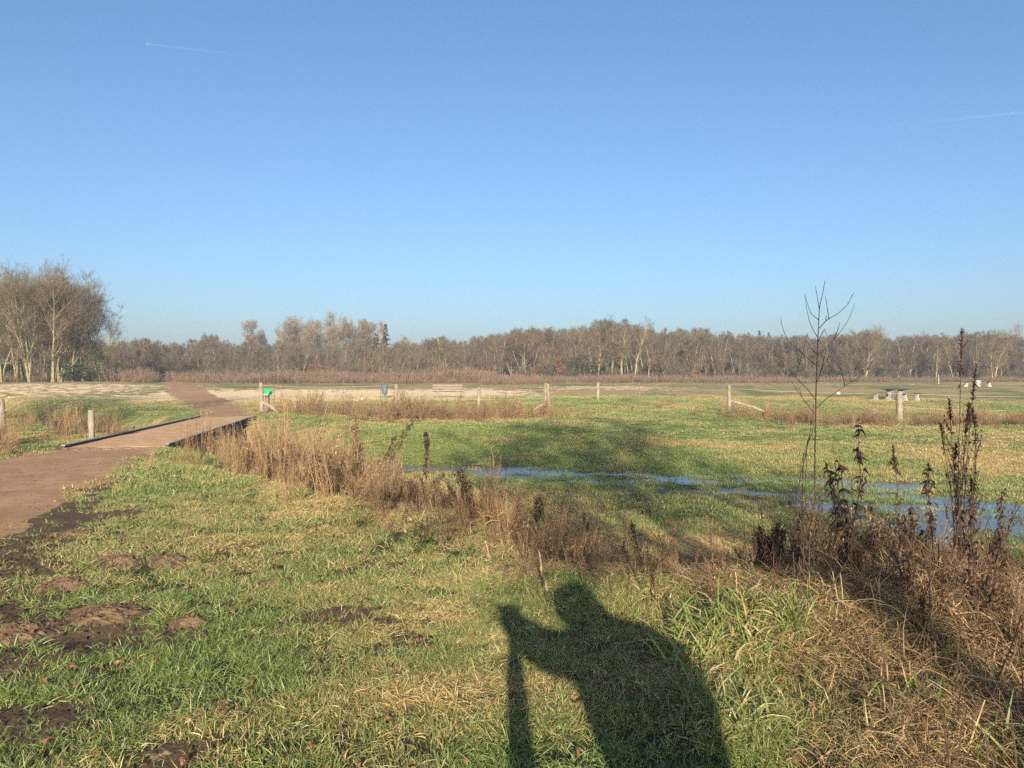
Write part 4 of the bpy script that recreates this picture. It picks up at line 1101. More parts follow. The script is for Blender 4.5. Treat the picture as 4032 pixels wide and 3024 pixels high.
# concrete picnic tables with dark tops
def picnic_table(px, d, rz, label):
    p = at_d(px, d)
    e = empty('picnic_table', tuple(p), label, 'picnic table', 'picnic tables on the grass', rz)
    g = Geo(); g.box((0, 0, 0.77), (2.1, 0.85, 0.07)); g.build('table_top', M['darkslab'], e)
    for s_ in (1, -1):
        g = Geo(); g.box((0, s_ * 1.02, 0.47), (2.0, 0.34, 0.06)); g.build('seat', M['darkslab'], e)
        x_ = s_ * 0.72
        g = Geo()
        g.prism([(x_ - .06, -0.24, -.05), (x_ - .06, 0.24, -.05), (x_ - .06, 0.10, 0.25), (x_ - .06, 0.11, 0.5), (x_ - .06, 0.33, 0.735), (x_ - .06, -0.33, 0.735), (x_ - .06, -0.11, 0.5), (x_ - .06, -0.10, 0.25)], 0, 0, (0.14, 0, 0))
        g.build('table_support', M['concrete'], e)
        for t_ in (1, -1):
            g = Geo()
            g.prism([(x_ - .07, t_ * 0.92, -.05), (x_ - .07, t_ * 1.26, -.05), (x_ - .07, t_ * 1.10, 0.25), (x_ - .07, t_ * 1.14, 0.44), (x_ - .07, t_ * 0.90, 0.44), (x_ - .07, t_ * 0.98, 0.25)], 0, 0, (0.16, 0, 0))
            g.build('seat_support', M['concrete'], e)
    return e
picnic_table(1936, 53, R(33), 'white legged picnic table with dark top behind the thick post')
picnic_table(2112, 82, R(62), 'far picnic table with white legs half hidden by the tallest dead weed')

# ------------------------------------------------------------------ trees
def kids(C, D, L, k, t0, t1, a0, a1, rng):
    n, m = C.shape[0], C.shape[1] - 1
    idx = np.repeat(np.arange(n), k); t = t0 + (t1 - t0) * rng.random(n * k)
    f = t * m; i = f.astype(int).clip(0, m - 1); u = (f - i)[:, None]
    P = C[idx, i] * (1 - u) + C[idx, i + 1] * u
    d = D[idx, i]
    pv = np.cross(d, rng.normal(size=d.shape)); pv /= np.linalg.norm(pv, axis=1, keepdims=True) + 1e-9
    a = (a0 + (a1 - a0) * rng.random(n * k))[:, None]
    return P, d * np.cos(a) + pv * np.sin(a), idx, t

def bare_tree(seed, Ht, r0, bare=0.35, stems=1, n1=16, a1=(0.6, 1.1), l1=0.33, up=0.5, n2=8, n3=5, n4=5, wob=0.05, lean=0.06, shape='round', wt=0.022, fan=0.0, n5=0):
    rng = np.random.default_rng(seed); gt, gc = Geo(), Geo()
    b = np.stack([rng.normal(0, 0.12 * (stems > 1), stems), rng.normal(0, 0.12 * (stems > 1), stems), np.full(stems, -0.3)], 1)
    d = rdir(rng, stems, lean * 0.3, lean + fan)
    Ls = Ht * (0.82 + 0.16 * rng.random(stems)); rs = r0 * (0.6 + 0.4 * rng.random(stems)) if stems > 1 else np.array([r0])
    C, D = gt.tubes(b, d, Ls, rs, rs * 0.12, -0.15, 12, 7, wob, rng)
    P, dd, ix, t = kids(C, D, Ls, n1, bare, 0.98, a1[0], a1[1], rng)
    tt = (t - bare) / (1 - bare)
    pf = {'round': 0.45 + 0.9 * np.sqrt(np.clip(tt * (1.12 - tt), 0, 1)), 'cone': 1.15 - 0.8 * tt, 'fan': 1.05 - 0.55 * tt}[shape]
    L1 = Ht * l1 * pf * (0.65 + 0.5 * rng.random(len(t)))
    r1 = np.clip(rs[ix] * (1 - 0.85 * t) * 0.55, 0.018, None)
    C1, D1 = gt.tubes(P, dd, L1, r1, r1 * 0.25, -up, 6, 5, 0.10, rng)
    P, dd, ix2, t2 = kids(C1, D1, L1, n2, 0.2, 1.0, 0.4, 0.95, rng)
    L2 = L1[ix2] * 0.5 * (1.15 - 0.65 * t2) * (0.6 + 0.7 * rng.random(len(t2)))
    r2 = np.clip(r1[ix2] * 0.4, 0.010, 0.04)
    C2, D2 = gc.tubes(P, dd, L2, r2, r2 * 0.35, -up * 0.6, 4, 3, 0.12, rng)
    P, dd, ix3, t3 = kids(C2, D2, L2, n3, 0.2, 1.0, 0.35, 0.9, rng)
    L3 = np.clip(L2[ix3] * 0.55 * (0.5 + 0.8 * rng.random(len(t3))), 0.15, None)
    gc.ribbons(P, dd, L3, wt, -up * 0.5, 2, rng, tip=0.3)
    if n4:
        k = np.repeat(np.arange(len(P)), n4); u = 0.25 + 0.7 * rng.random(len(k))
        dn = dd / np.linalg.norm(dd, axis=1, keepdims=True)
        base = P[k] + dn[k] * (L3[k] * u)[:, None]
        d4 = dn[k] + rng.normal(0, 0.45, (len(k), 3)) + np.array([0, 0, 0.15 + up * 0.3])
        gc.ribbons(base, d4, L3[k] * 0.55 * (0.4 + 0.8 * rng.random(len(k))), wt * 0.75, -up * 0.3, 1, rng)
    return gt, gc

def tree_proto(kind, seed, *a, **k):
    gt, gc = bare_tree(seed, *a, **k)
    return gt.mesh(kind + '_trunk', M['bark'], True), gc.mesh(kind + '_crown', M['twig'])

PROTO = {}
PROTO['wood'] = [tree_proto('wood', 700 + i, 10, 0.14, 0.16, 1 + i % 3, 16, (0.3, 0.85), 0.27, 0.85, 9, 6, 5, 0.05, 0.10, 'cone', 0.026, 0.10) for i in range(5)]
PROTO['pale'] = [tree_proto('pale', 710 + i, 14, 0.17, 0.30, 1 + i % 2, 20, (0.3, 0.75), 0.22, 0.85, 9, 6, 5, 0.05, 0.10, 'round', 0.026) for i in range(4)]
PROTO['poplar'] = [tree_proto('poplar', 720 + i, 21, 0.30, 0.22, 1, 46, (0.25, 0.6), 0.30, 0.95, 9, 7, 5, 0.025, 0.04, 'round', 0.06) for i in range(4)]
PROTO['big'] = [tree_proto('big', 730 + i, 16, 0.20, 0.20, 3 + i % 2, 15, (0.3, 0.85), 0.34, 0.75, 10, 8, 5, 0.05, 0.10, 'round', 0.024, 0.14) for i in range(5)]
PROTO['shrub'] = [tree_proto('shrub', 740 + i, 4.5, 0.05, 0.08, 8, 9, (0.4, 1.0), 0.4, 0.4, 6, 4, 4, 0.08, 0.3, 'round', 0.02, 0.35) for i in range(4)]
PROTO['tall'] = [tree_proto('tall', 750 + i, 12, 0.16, 0.66, 1, 22, (0.6, 1.2), 0.26, 0.2, 8, 5, 4, 0.04, 0.05, 'round', 0.04) for i in range(2)]
HF = {k: 0.9 * HP0 / max(v.co.z for m in PROTO[k] for v in m[1].vertices) for k, HP0 in (('tall', 12.2), ('wood', 11.5), ('pale', 16.0), ('poplar', 23.0), ('big', 19.2), ('shrub', 4.9))}
HP = {'tall': 12, 'wood': 10, 'pale': 14, 'poplar': 21, 'big': 16, 'shrub': 4.5}

def tree(kind, v, loc, ht, label, group=None, tc=(1, 1, 1), cc=(1, 1, 1), rz=0.0, wide=1.0, cat='tree', tilt=(0, 0)):
    e = bpy.data.objects.new('bare_tree' if kind != 'shrub' else 'bare_shrub', None); COL.objects.link(e)
    e.empty_display_size = 0.3
    s = ht / HP[kind] * HF[kind]; e.location = loc; e.rotation_euler = (tilt[0], tilt[1], rz); e.scale = (s * wide, s * wide, s)
    tag(e, label, cat, group)
    for nm, me, c in (('trunk', PROTO[kind][v][0], tc), ('crown', PROTO[kind][v][1], cc)):
        o = bpy.data.objects.new(nm, me); COL.objects.link(o); o.parent = e; o.color = (*c, 1)
    return e

TOPX = [-400, 0, 250, 330, 420, 455, 490, 560, 700, 800, 900, 955, 1000, 1050, 1150, 1250, 1340, 1385, 1410, 1500, 1600, 1680, 1740, 1850, 1900, 1960, 2060, 2130, 2200, 2300, 2700]
TOPY = [735, 735, 733, 735, 736, 724, 736, 742, 742, 745, 738, 720, 735, 714, 706, 696, 690, 700, 708, 712, 724, 722, 726, 716, 726, 724, 722, 716, 724, 722, 724]
def top_h(px, d, x, y, f=1.0):
    hz = (818.6 - np.interp(px, TOPX, TOPY)) * 1024 / 2212 / F_PX * d * f
    return hz * (0.9 + 0.24 * float(fbm(px * 0.03, 3.3, 3))) + EYE - float(H(x, y))

TINT = [(1.0, 0.95, 0.92), (0.72, 0.68, 0.68), (1.22, 1.14, 0.92), (1.12, 0.88, 0.82), (0.9, 0.95, 0.76), (1.1, 1.02, 1.0)]
SEGS = [(-999, 250, 'behind the left clump'), (250, 510, 'left of the tall poplars'), (510, 860, 'below the tall poplars'), (860, 1230, 'right of the poplars'),
        (1230, 1420, 'at the wooded rise'), (1420, 1690, 'left of the sapling'), (1690, 1990, 'above the picnic table'), (1990, 9999, 'at the right end')]
rt = np.random.default_rng(90)
ORD = 'first second third fourth fifth sixth seventh eighth ninth tenth eleventh twelfth thirteenth fourteenth fifteenth sixteenth seventeenth eighteenth nineteenth twentieth'.split() + ['twenty-%s' % q for q in 'first second third fourth fifth sixth seventh eighth ninth'.split()] + ['thirtieth'] + ['thirty-%s' % q for q in 'first second third fourth fifth'.split()]
def wood_row(d0, d1, step, f0, f1, word, ph):
    px = 225 + ph; cnt = {}
    while px < 2250:
        d = d0 + (d1 - d0) * rt.random(); x = (px * 1024 / 2212 - 512) / F_PX * d
        hh = top_h(px, d, x, d, f0 + (f1 - f0) * rt.random())
        seg = next(s_[2] for s_ in SEGS if s_[0] <= px < s_[1])
        cnt[seg] = cnt.get(seg, -1) + 1
        kind = 'pale' if (1230 < px < 1420 or rt.random() < 0.25) else 'wood'
        v = int(rt.integers(0, len(PROTO[kind]))); t = TINT[int(rt.integers(0, 6))]
        if 1030 < px < 1230 and rt.random() < 0.6: t = (1.1, 0.78, 0.74)
        if 740 < px < 860 and rt.random() < 0.6: t = (1.25, 1.0, 0.72)
        if px > 1420: t = tuple(a * b for a, b in zip(t, (0.95, 0.95, 0.95)))
        pale = 1.0 + 0.7 * rt.random() + (0.5 if 1230 < px < 1420 else 0)
        tree(kind, v, (x, d, float(H(x, d)) - 0.1), hh, '%s %s bare tree from the left of the part %s' % (ORD[cnt[seg]], word, seg), 'bare trees of the wood, ' + word, (pale,) * 3, t, rt.random() * 6.28, 0.95 + 0.4 * rt.random(), tilt=(rt.normal(0, .04), rt.normal(0, .04)))
        px += step * (0.6 + 0.8 * rt.random())
wood_row(150, 158, 18, 0.62, 0.92, 'front row', 0)
wood_row(162, 174, 17, 0.84, 1.10, 'second row', 8)
# the depth of the wood behind
FT = []
cF = bpy.data.collections.new('forest_tree')
for i, (k, v) in enumerate((('wood', 0), ('wood', 1), ('wood', 2), ('wood', 3), ('pale', 0), ('pale', 1))):
    gt, gc = bare_tree(770 + i, HP[k], 0.14, 0.15, 2, 16, (0.3, 0.9), 0.28, 0.8, 9, 5, 5, wt=0.034, shape='cone', fan=0.08)
    g = Geo()
    me = gc.mesh('forest_tree_%02d' % i, M['twig'])
    o1 = bpy.data.objects.new('forest_tree_%02d_a' % i, me)
    me2 = gt.mesh('forest_trunk_%02d' % i, M['bark'], True)
    # one mesh with two materials
    bm = bmesh.new(); bm.from_mesh(me); n0 = len(bm.faces); bm.from_mesh(me2)
    for q, f in enumerate(bm.faces): f.material_index = 0 if q < n0 else 1
    mm = bpy.data.meshes.new('forest_tree_%02d' % i); bm.to_mesh(mm); bm.free(); mm.materials.append(M['twig']); mm.materials.append(M['bark'])
    FT.append(max(v.co.z for v in mm.vertices)); o = bpy.data.objects.new('forest_tree_%02d' % i, mm); o.color = (*TINT[i], 1); cF.objects.link(o)
FZ = np.array(FT) * 0.97
n = 1500
px = -420 + 3050 * rt.random(n); d = np.where((px < 215) | (px > 2255), 152 + 90 * rt.random(n), 176 + 70 * rt.random(n) ** 1.2); x = (px * 1024 / 2212 - 512) / F_PX * d
fi = rt.integers(0, 6, n)
hh = np.array([top_h(a, b, c, b, 0.8 + 0.2 * rt.random()) for a, b, c in zip(px, d, x)])
scatter('distant_wood', np.stack([x, d, H(x, d) - 0.1], 1), np.stack([rt.normal(0, .04, n), rt.normal(0, .04, n), rt.random(n) * 6.28], 1), np.stack([hh / FZ[fi], hh / FZ[fi], hh / FZ[fi]], 1), fi, cF,
        'dense bare brown wood closing the view behind the front trees', 'wood')
# undergrowth at the foot of the wood
cS = bpy.data.collections.new('undergrowth_shrub')
for i in range(5):
    gt, gc = bare_tree(790 + i, 4.0, 0.04, 0.05, 10, 8, (0.4, 1.0), 0.42, 0.3, 6, 4, 4, 0.08, 0.3, 'round', 0.03, 0.4)
    me = gc.mesh('undergrowth_shrub_%02d' % i, M['twig']); bm = bmesh.new(); bm.from_mesh(me); bm.from_mesh(gt.mesh('t', None)); mm = bpy.data.meshes.new('undergrowth_shrub_%02d' % i); bm.to_mesh(mm); bm.free(); mm.materials.append(M['twig'])
    o = bpy.data.objects.new('undergrowth_shrub_%02d' % i, mm); o.color = ((0.75, 0.7, 0.62, 1), (0.62, 0.66, 0.5, 1), (0.9, 0.75, 0.65, 1), (0.6, 0.55, 0.52, 1), (0.7, 0.72, 0.55, 1))[i]; cS.objects.link(o)
n = 900
px = -420 + 3050 * rt.random(n); d = 147 + 30 * rt.random(n); x = (px * 1024 / 2212 - 512) / F_PX * d
scatter('undergrowth', np.stack([x, d, H(x, d) - 0.1], 1), np.stack([rt.normal(0, .1, n), rt.normal(0, .1, n), rt.random(n) * 6.28], 1), 0.25 + 0.6 * rt.random(n) ** 2 * (0.5 + fbm(px * 0.02, px * 0, 2)), rt.integers(0, 5, n), cS,
        'tangled bare undergrowth at the foot of the wood', 'undergrowth')

n = 700
px = -420 + 3050 * rt.random(n); d = 182 + 66 * rt.random(n); x = (px * 1024 / 2212 - 512) / F_PX * d
scatter('undergrowth', np.stack([x, d, H(x, d) - 0.1], 1), np.stack([rt.normal(0, .1, n), rt.normal(0, .1, n), rt.random(n) * 6.28], 1), 0.9 + 0.7 * rt.random(n), rt.integers(0, 5, n), cS,
        'tall dark undergrowth deep inside the wood', 'undergrowth')

# poplars that stand out above the wood
for i, (px, ty, wd) in enumerate(((545, 676, 1.0), (606, 684, 0.85), (634, 674, 0.95), (662, 672, 0.8), (690, 676, 0.6), (706, 664, 0.75), (741, 668, 0.8), (764, 666, 0.9), (806, 680, 0.85), (828, 684, 0.6), (876, 716, 1.1), (572, 688, 0.7), (620, 678, 0.8), (648, 672, 0.8), (676, 674, 0.75), (722, 672, 0.7), (780, 672, 0.8), (793, 682, 0.7))):
    d = 226 + (i % 3) * 5; x = (px * 1024 / 2212 - 512) / F_PX * d
    hh = (818.6 - ty) * 1024 / 2212 / F_PX * d + EYE - float(H(x, d))
    w = ['far left, broad and standing apart', 'second from the left', 'third from the left', 'fourth from the left', 'narrow fifth', 'tallest, sixth from the left', 'seventh from the left', 'eighth from the left', 'ninth, beside the dark conifer', 'behind the dark conifer', 'low far one right of the dark conifer', 'low one just right of the broad far left one', 'between the second and third', 'between the third and fourth', 'just left of the narrow fifth', 'between the tallest and the seventh', 'just right of the eighth', 'just left of the ninth'][i]
    tree('poplar', i % 4, (x, d, float(H(x, d))), hh, 'tall grey poplar above the wood, ' + w, 'poplars above the wood', (1.5, 1.45, 1.38), (1.7, 1.62, 1.55), i * 1.3, wd * 1.25)

# the tall clump at the left edge
CL = [(2, 598, 0, 103), (35, 585, 1, 105), (50, 578, 2, 108), (64, 572, 3, 102), (100, 566, 4, 106), (116, 572, 0, 103), (129, 580, 1, 107), (158, 584, 2, 106), (186, 600, 3, 108), (210, 640, 4, 110), (-45, 600, 2, 104), (-100, 590, 0, 106), (-160, 605, 3, 105), (20, 590, 4, 114), (85, 580, 1, 115), (145, 600, 0, 116)]
CW = ['leftmost trunk of the clump in view', 'slim trunk left of the stoutest one', 'second slim trunk left of the stoutest one', 'stoutest straight trunk', 'highest crown at the middle of the clump', 'pale forked trunk right of the middle', 'thin trunk beside the ivy', 'leaning out to the right', 'spreading low branches at the right', 'rightmost low crown of the clump', 'just outside the left edge', 'farther outside the left edge', 'farthest outside the left edge', 'hidden behind the left trunks', 'hidden behind the middle trunks', 'hidden behind the right trunks']
for i, (px, ty, v, d) in enumerate(CL):
    x = (px * 1024 / 2212 - 512) / F_PX * d
    hh = (818.6 - ty) * 1024 / 2212 / F_PX * d + EYE - float(H(x, d))
    tl = (0, 0.16) if px in (158, 186) else ((0, 0.1) if px == 129 else (rt.normal(0, .03), rt.normal(0, .03)))
    tree('big', v, (x, d, float(H(x, d)) - 0.1), hh * 1.02, 'tall bare tree of the left clump, ' + CW[i], 'trees of the tall left clump', (1.45, 1.4, 1.1), ((1.15, 1.12, 0.92), (1.05, 1.0, 0.84), (1.22, 1.1, 0.92))[i % 3], i * 2.1, 1.0, tilt=tl)

# single trees of the right half that stand out
for i, (px, ty, kind, v, d, wd, tl, lb) in enumerate(((2148, 697, 'big', 2, 138, 1.15, 0.03, 'wide pale bare tree at the right edge of the wood'), (1868, 695, 'big', 3, 150, 1.1, 0.12, 'windswept bare tree right of the sapling, higher than the wood'),
        (2058, 714, 'pale', 1, 146, 1.3, 0.14, 'leaning pale trunk at the right end of the wood'), (2020, 722, 'pale', 2, 146, 1.2, 0.17, 'slanting pale trunk left of the leaning one'), (1345, 682, 'pale', 3, 150, 1.3, 0.0, 'highest pale tree at the middle of the wood'),
        (1372, 684, 'pale', 0, 149, 1.3, 0.10, 'pale forked tree right of the highest one'), (1290, 694, 'pale', 2, 149, 1.2, -0.03, 'tall pale tree left of the highest one'), (958, 719, 'wood', 3, 170, 1.6, 0, 'rounded crown standing up between poplars and hill of trees'), (1322, 690, 'pale', 1, 151, 1.2, 0.03, 'slender pale tree just left of the highest one'))):
    x = (px * 1024 / 2212 - 512) / F_PX * d
    hh = (818.6 - ty) * 1024 / 2212 / F_PX * d + EYE - float(H(x, d))
    tree(kind, v, (x, d, float(H(x, d)) - 0.1), hh, lb, None, (2.0, 1.9, 1.55), (1.25, 1.18, 0.98), i * 1.7, wd, tilt=(0, tl))

# evergreens
def conifer_mesh(seed, Ht):
    rng = np.random.default_rng(seed); gt, gc = Geo(), Geo()
    gt.tube([(0, 0, -0.3), (0.03, 0, Ht * .5), (0, 0, Ht)], [Ht * .014, Ht * .01, 0.02], 7)
    m = 150; z = Ht * (0.12 + 0.87 * rng.random(m)); L = (Ht - z) * 0.27 * (0.6 + 0.6 * rng.random(m)) + 0.12
    az = rng.random(m) * 6.283; d = np.stack([np.cos(az), np.sin(az), np.full(m, 0.05)], 1)
    C, D = gt.tubes(np.stack([0 * z, 0 * z, z], 1), d, L, np.full(m, .03), np.full(m, .01), 0.35, 4, 3, 0.05, rng)
    P, dd, ix, t = kids(C, D, L, 26, 0.15, 1.0, 0.5, 1.2, rng)
    gc.ribbons(P, dd, 0.25 + 0.25 * L[ix] * rng.random(len(P)), 0.10, 0.6, 2, rng)
    return gt.mesh('conifer_trunk', M['bark'], True), gc.mesh('conifer_needles', M['needle'])
CM = [conifer_mesh(800 + i, 12) for i in range(2)]
def conifer(px, ty, d, v, label, wide=1.0):
    x = (px * 1024 / 2212 - 512) / F_PX * d; hh = (818.6 - ty) * 1024 / 2212 / F_PX * d + EYE - float(H(x, d))
    e = empty('conifer', (x, d, float(H(x, d))), label, 'conifer'); e.scale = (hh / 12 * wide, hh / 12 * wide, hh / 12)
    for nm, me in (('trunk', CM[v][0]), ('needles', CM[v][1])):
        o = bpy.data.objects.new(nm, me); COL.objects.link(o); o.parent = e
conifer(833, 700, 190, 0, 'dark conifer standing out at the right end of the poplars', 0.95)
conifer(812, 718, 192, 1, 'lower dark conifer left of the pointed one', 1.2)
conifer(688, 728, 190, 1, 'small dark conifer among the poplar trunks', 0.9)
conifer(455, 726, 186, 0, 'thin dark conifer tip left of the poplars', 0.5)
for px, ty, lb in ((1573, 713, 'leftmost of four dark conifer tips above the right wood'), (1617, 716, 'second of four dark conifer tips above the right wood'), (1640, 714, 'third of four dark conifer tips above the right wood'), (1660, 718, 'rightmost of four dark conifer tips left of the sapling')):
    conifer(px, ty, 215, px % 2, lb, 0.75)

def leaf_shrub(px, by, ty, d, wd, mat, label, cat, name, seed, n=900):
    rng = np.random.default_rng(seed)
    x = (px * 1024 / 2212 - 512) / F_PX * d; z0 = float(H(x, d)); hh = (by - ty) * 1024 / 2212 / F_PX * d; w = wd * 1024 / 2212 / F_PX * d / 2
    e = empty(name, (x, d, z0), label, cat)
    gs, gl = Geo(), Geo()
    C, D = gs.tubes(np.zeros((3, 3)) + np.array([0, 0, -0.2]), rdir(rng, 3, 0, 0.3), np.full(3, hh * 0.95), np.full(3, .05), np.full(3, .01), 0, 6, 5, 0.05, rng)
    gs.build('trunk', M['bark'], e, True)
    t = rng.random(n); rr = w * np.sqrt(rng.random(n)) * (0.35 + 0.75 * np.sin(np.clip(t * 3.0, 0, 3.14))) * (0.6 + 0.8 * rng.random(n)); az = rng.random(n) * 6.283
    clump = fbm(az * 2 + seed, t * 5, 2) > 0.5
    P = np.stack([rr * np.cos(az), rr * np.sin(az), hh * (0.05 + 0.97 * t)], 1)[clump]
    gl.ribbons(P, rdir(rng, len(P), 0.5, 2.4), 0.18 + 0.2 * rng.random(len(P)), 0.15, 0.6, 2, rng)
    gl.build('leaves', M[mat], e)
for px, by, ty, d, wd, mat, lb, cat, nm in (
    (690, 822, 789, 132, 13, 'rustleaf', 'narrow bright rust red beech sapling below the poplars', 'sapling', 'beech_sapling'),
    (674, 822, 786, 134, 10, 'rustleaf', 'thin pale rust sapling left of the bright one', 'sapling', 'beech_sapling'),
    (958, 822, 793, 140, 38, 'rustleaf', 'rounded rust leaved bush at the edge of the wood', 'bush', 'rust_bush'),
    (1045, 822, 798, 142, 28, 'rustleaf', 'low rust leaved bush right of the rounded one', 'bush', 'rust_bush'),
    (1152, 822, 792, 143, 12, 'rustleaf', 'slim rust leaved sapling left of the dark evergreen', 'sapling', 'beech_sapling'),
    (1206, 822, 770, 145, 14, 'rustleaf', 'tall slim sapling with clinging rust leaves', 'sapling', 'beech_sapling'),
    (1507, 804, 778, 146, 12, 'rustleaf', 'small red brown leaf crown before the dark wood at the right', 'sapling', 'beech_sapling'),
    (1262, 824, 768, 147, 66, 'needle', 'dark green evergreen bush at the foot of the highest trees', 'bush', 'evergreen_bush'),
    (140, 824, 775, 101, 20, 'ivy', 'ivy covered dark green stem in the left clump', 'bush', 'ivy_bush'),
    (205, 826, 760, 107, 80, 'ivy', 'dark evergreen thicket at the right foot of the left clump', 'bush', 'evergreen_bush'),
    (175, 826, 790, 104, 60, 'ivy', 'lower dark thicket in front of the left clump', 'bush', 'evergreen_bush'),
    (20, 826, 790, 110, 60, 'ivy', 'green undergrowth behind the leftmost trunks', 'bush', 'evergreen_bush'),
    (325, 818, 780, 147, 18, 'ivy', 'small green evergreen in the wood above the far walker', 'bush', 'evergreen_bush'),
    (350, 818, 790, 147, 16, 'ivy', 'lower green evergreen right of the small one', 'bush', 'evergreen_bush'),
    (1720, 815, 780, 148, 20, 'ivy', 'dark green bush in the wood behind the sapling', 'bush', 'evergreen_bush'),
    (1910, 815, 785, 149, 22, 'ivy', 'dark green bush in the wood above the picnic table', 'bush', 'evergreen_bush')):
    leaf_shrub(px, by, ty, d, wd, mat, lb, cat, nm, int(px + ty), 2600 if wd > 50 else 900)

# trees behind the camera whose shadows fall across the meadow
tree('tall', 0, (3.4, -17, 0), 16.0, 'bare tree behind the camera throwing shade on the meadow', None, rz=0.4, wide=0.95)
tree('tall', 1, (2.4, -20, 0), 17.6, 'second bare tree behind the camera shading the meadow', None, rz=2.0, wide=0.9)
tree('tall', 0, (3.0, -12, 0), 11.0, 'lower bare tree behind the camera shading the slope to the water', None, rz=3.3, wide=1.25)
tree('big', 2, (-24.5, -14, 0), 20.5, 'tall bare tree behind the camera shading the left meadow', None, rz=1.0, wide=1.2)
tree('big', 3, (-30, -15, 0), 20.5, 'other tall bare tree behind the camera on the left', None, rz=3.0, wide=1.2)

# ------------------------------------------------------------------ people
def figure(name, loc, J, E, mat, label, root=0, rz=0.0):
    me = bpy.data.meshes.new(name)
    me.from_pydata([j[:3] for j in J], E, [])
    o = bpy.data.objects.new(name, me); COL.objects.link(o); o.location = loc; o.rotation_euler = (0, 0, rz)
    me.materials.append(mat)
    sk = o.modifiers.new('skin', 'SKIN'); sk.use_smooth_shade = True
    lay = me.skin_vertices[0] if len(me.skin_vertices) else None
    if lay is None:
        bm = bmesh.new(); bm.from_mesh(me); bm.verts.layers.skin.verify(); bm.to_mesh(me); bm.free(); lay = me.skin_vertices[0]
    for i, j in enumerate(J):
        lay.data[i].radius = (j[3], j[4] if len(j) > 4 else j[3]); lay.data[i].use_root = (i == root)
    o.modifiers.new('smooth', 'SUBSURF').levels = 2
    o.modifiers['smooth'].render_levels = 2
    return tag(o, label, 'person')

def cloth_mat(name, bands):
    """clothing by height on the body: list of (z, colour) from the feet up"""
    m, nt, out = nodes(name)
    z = N(nt, 'ShaderNodeSeparateXYZ'); nt.links.new(N(nt, 'ShaderNodeTexCoord').outputs['Object'], z.inputs[0])
    rmp = N(nt, 'ShaderNodeValToRGB'); rmp.color_ramp.interpolation = 'CONSTANT'
    nt.links.new(math_(nt, 'DIVIDE', z.outputs[2], 2.0), rmp.inputs[0])
    el = rmp.color_ramp.elements
    for i, (zz, c) in enumerate(bands):
        q = el[i] if i < len(el) else el.new(zz / 2.0)
        q.position = max(0, zz / 2.0); q.color = (*c, 1)
    nt.links.new(bsdf(nt, rmp.outputs[0], 0.85, 0.2), out.inputs[0])
    return m
walk = cloth_mat('walker_clothes', [(0.0, (0.05, 0.05, 0.06)), (0.85, (0.06, 0.075, 0.11)), (1.46, (0.62, 0.45, 0.38)), (1.60, (0.75, 0.73, 0.70))])
JW = [(0, 0, .92, .15, .11), (0, 0, 1.15, .17, .11), (0, 0, 1.38, .17, .10), (0, 0, 1.5, .06), (0, -.02, 1.58, .095), (0, -.02, 1.70, .075),
      (-.19, 0, 1.36, .07), (-.24, .05, 1.1, .05), (-.22, -.08, .88, .04), (.19, 0, 1.36, .07), (.24, -.05, 1.1, .05), (.22, -.18, .92, .04),
      (-.09, 0, .88, .1), (-.1, -.12, .48, .065), (-.1, -.02, .08, .05), (-.1, -.16, .03, .04), (.09, 0, .88, .1), (.1, .1, .5, .065), (.1, .28, .14, .05), (.1, .2, .04, .04)]
EW = [(0, 1), (1, 2), (2, 3), (3, 4), (4, 5), (2, 6), (6, 7), (7, 8), (2, 9), (9, 10), (10, 11), (0, 12), (12, 13), (13, 14), (14, 15), (0, 16), (16, 17), (17, 18), (18, 19)]
p = at_d(361, 128)
figure('person', tuple(p), JW, EW, walk, 'small far walker in dark clothes and pale cap on the path')
photog = cloth_mat('photographer_clothes', [(0.0, (0.03, 0.03, 0.035)), (0.85, (0.03, 0.04, 0.06)), (1.60, (0.5, 0.32, 0.25)), (1.76, (0.04, 0.03, 0.025))])
JP = [(0, 0, .90, .31, .17), (0, 0, 1.2, .30, .17), (-.02, 0, 1.46, .27, .15), (-.10, .04, 1.62, .25, .15), (-.18, .07, 1.76, .21, .16), (-.24, .07, 1.93, .15),
      (-.27, .06, 1.48, .14), (-.42, .22, 1.43, .13), (-.55, .30, 1.49, .11), (-.65, .30, 1.55, .075, .05),
      (.26, .02, 1.48, .11), (.20, .22, 1.28, .09), (-.24, .32, 1.40, .075), (-.53, .34, 1.52, .048, .035),
      (-.11, 0, .84, .13), (-.12, .04, .5, .09), (-.12, 0, .1, .06), (-.13, .16, .04, .05), (.11, 0, .84, .13), (.13, .04, .5, .09), (.13, -.02, .1, .06), (.15, .14, .04, .05),
      (-.71, .315, 1.58, .013), (-.78, .32, 1.595, .012), (-.715, .315, 1.655, .013), (-.78, .32, 1.675, .012), (-.60, .31, 1.61, .015), (-.57, .32, 1.66, .013), (-.67, .33, 1.60, .013), (-.69, .34, 1.67, .012), (-.64, .33, 1.61, .013), (-.64, .34, 1.68, .012)]
EP = [(0, 1), (1, 2), (2, 3), (3, 4), (4, 5), (2, 6), (6, 7), (7, 8), (8, 9), (2, 10), (10, 11), (11, 12), (12, 13), (0, 14), (14, 15), (15, 16), (16, 17), (0, 18), (18, 19), (19, 20), (20, 21),
      (9, 22), (22, 23), (9, 24), (24, 25), (9, 26), (26, 27), (9, 28), (28, 29), (9, 30), (30, 31)]
figure('person', (0.72, -0.36, float(H(0.72, -0.36))), JP, EP, photog, 'photographer in a dark hooded coat raising a phone, seen only by the shadow')
e = empty('hanging_shadow_shape', (0.085, -0.08, 0.55), 'unseen long thin shape below the phone, made up to cast its upright shadow', 'shadow shape')  # unseen shape added only to cast the thin upright shadow below the phone
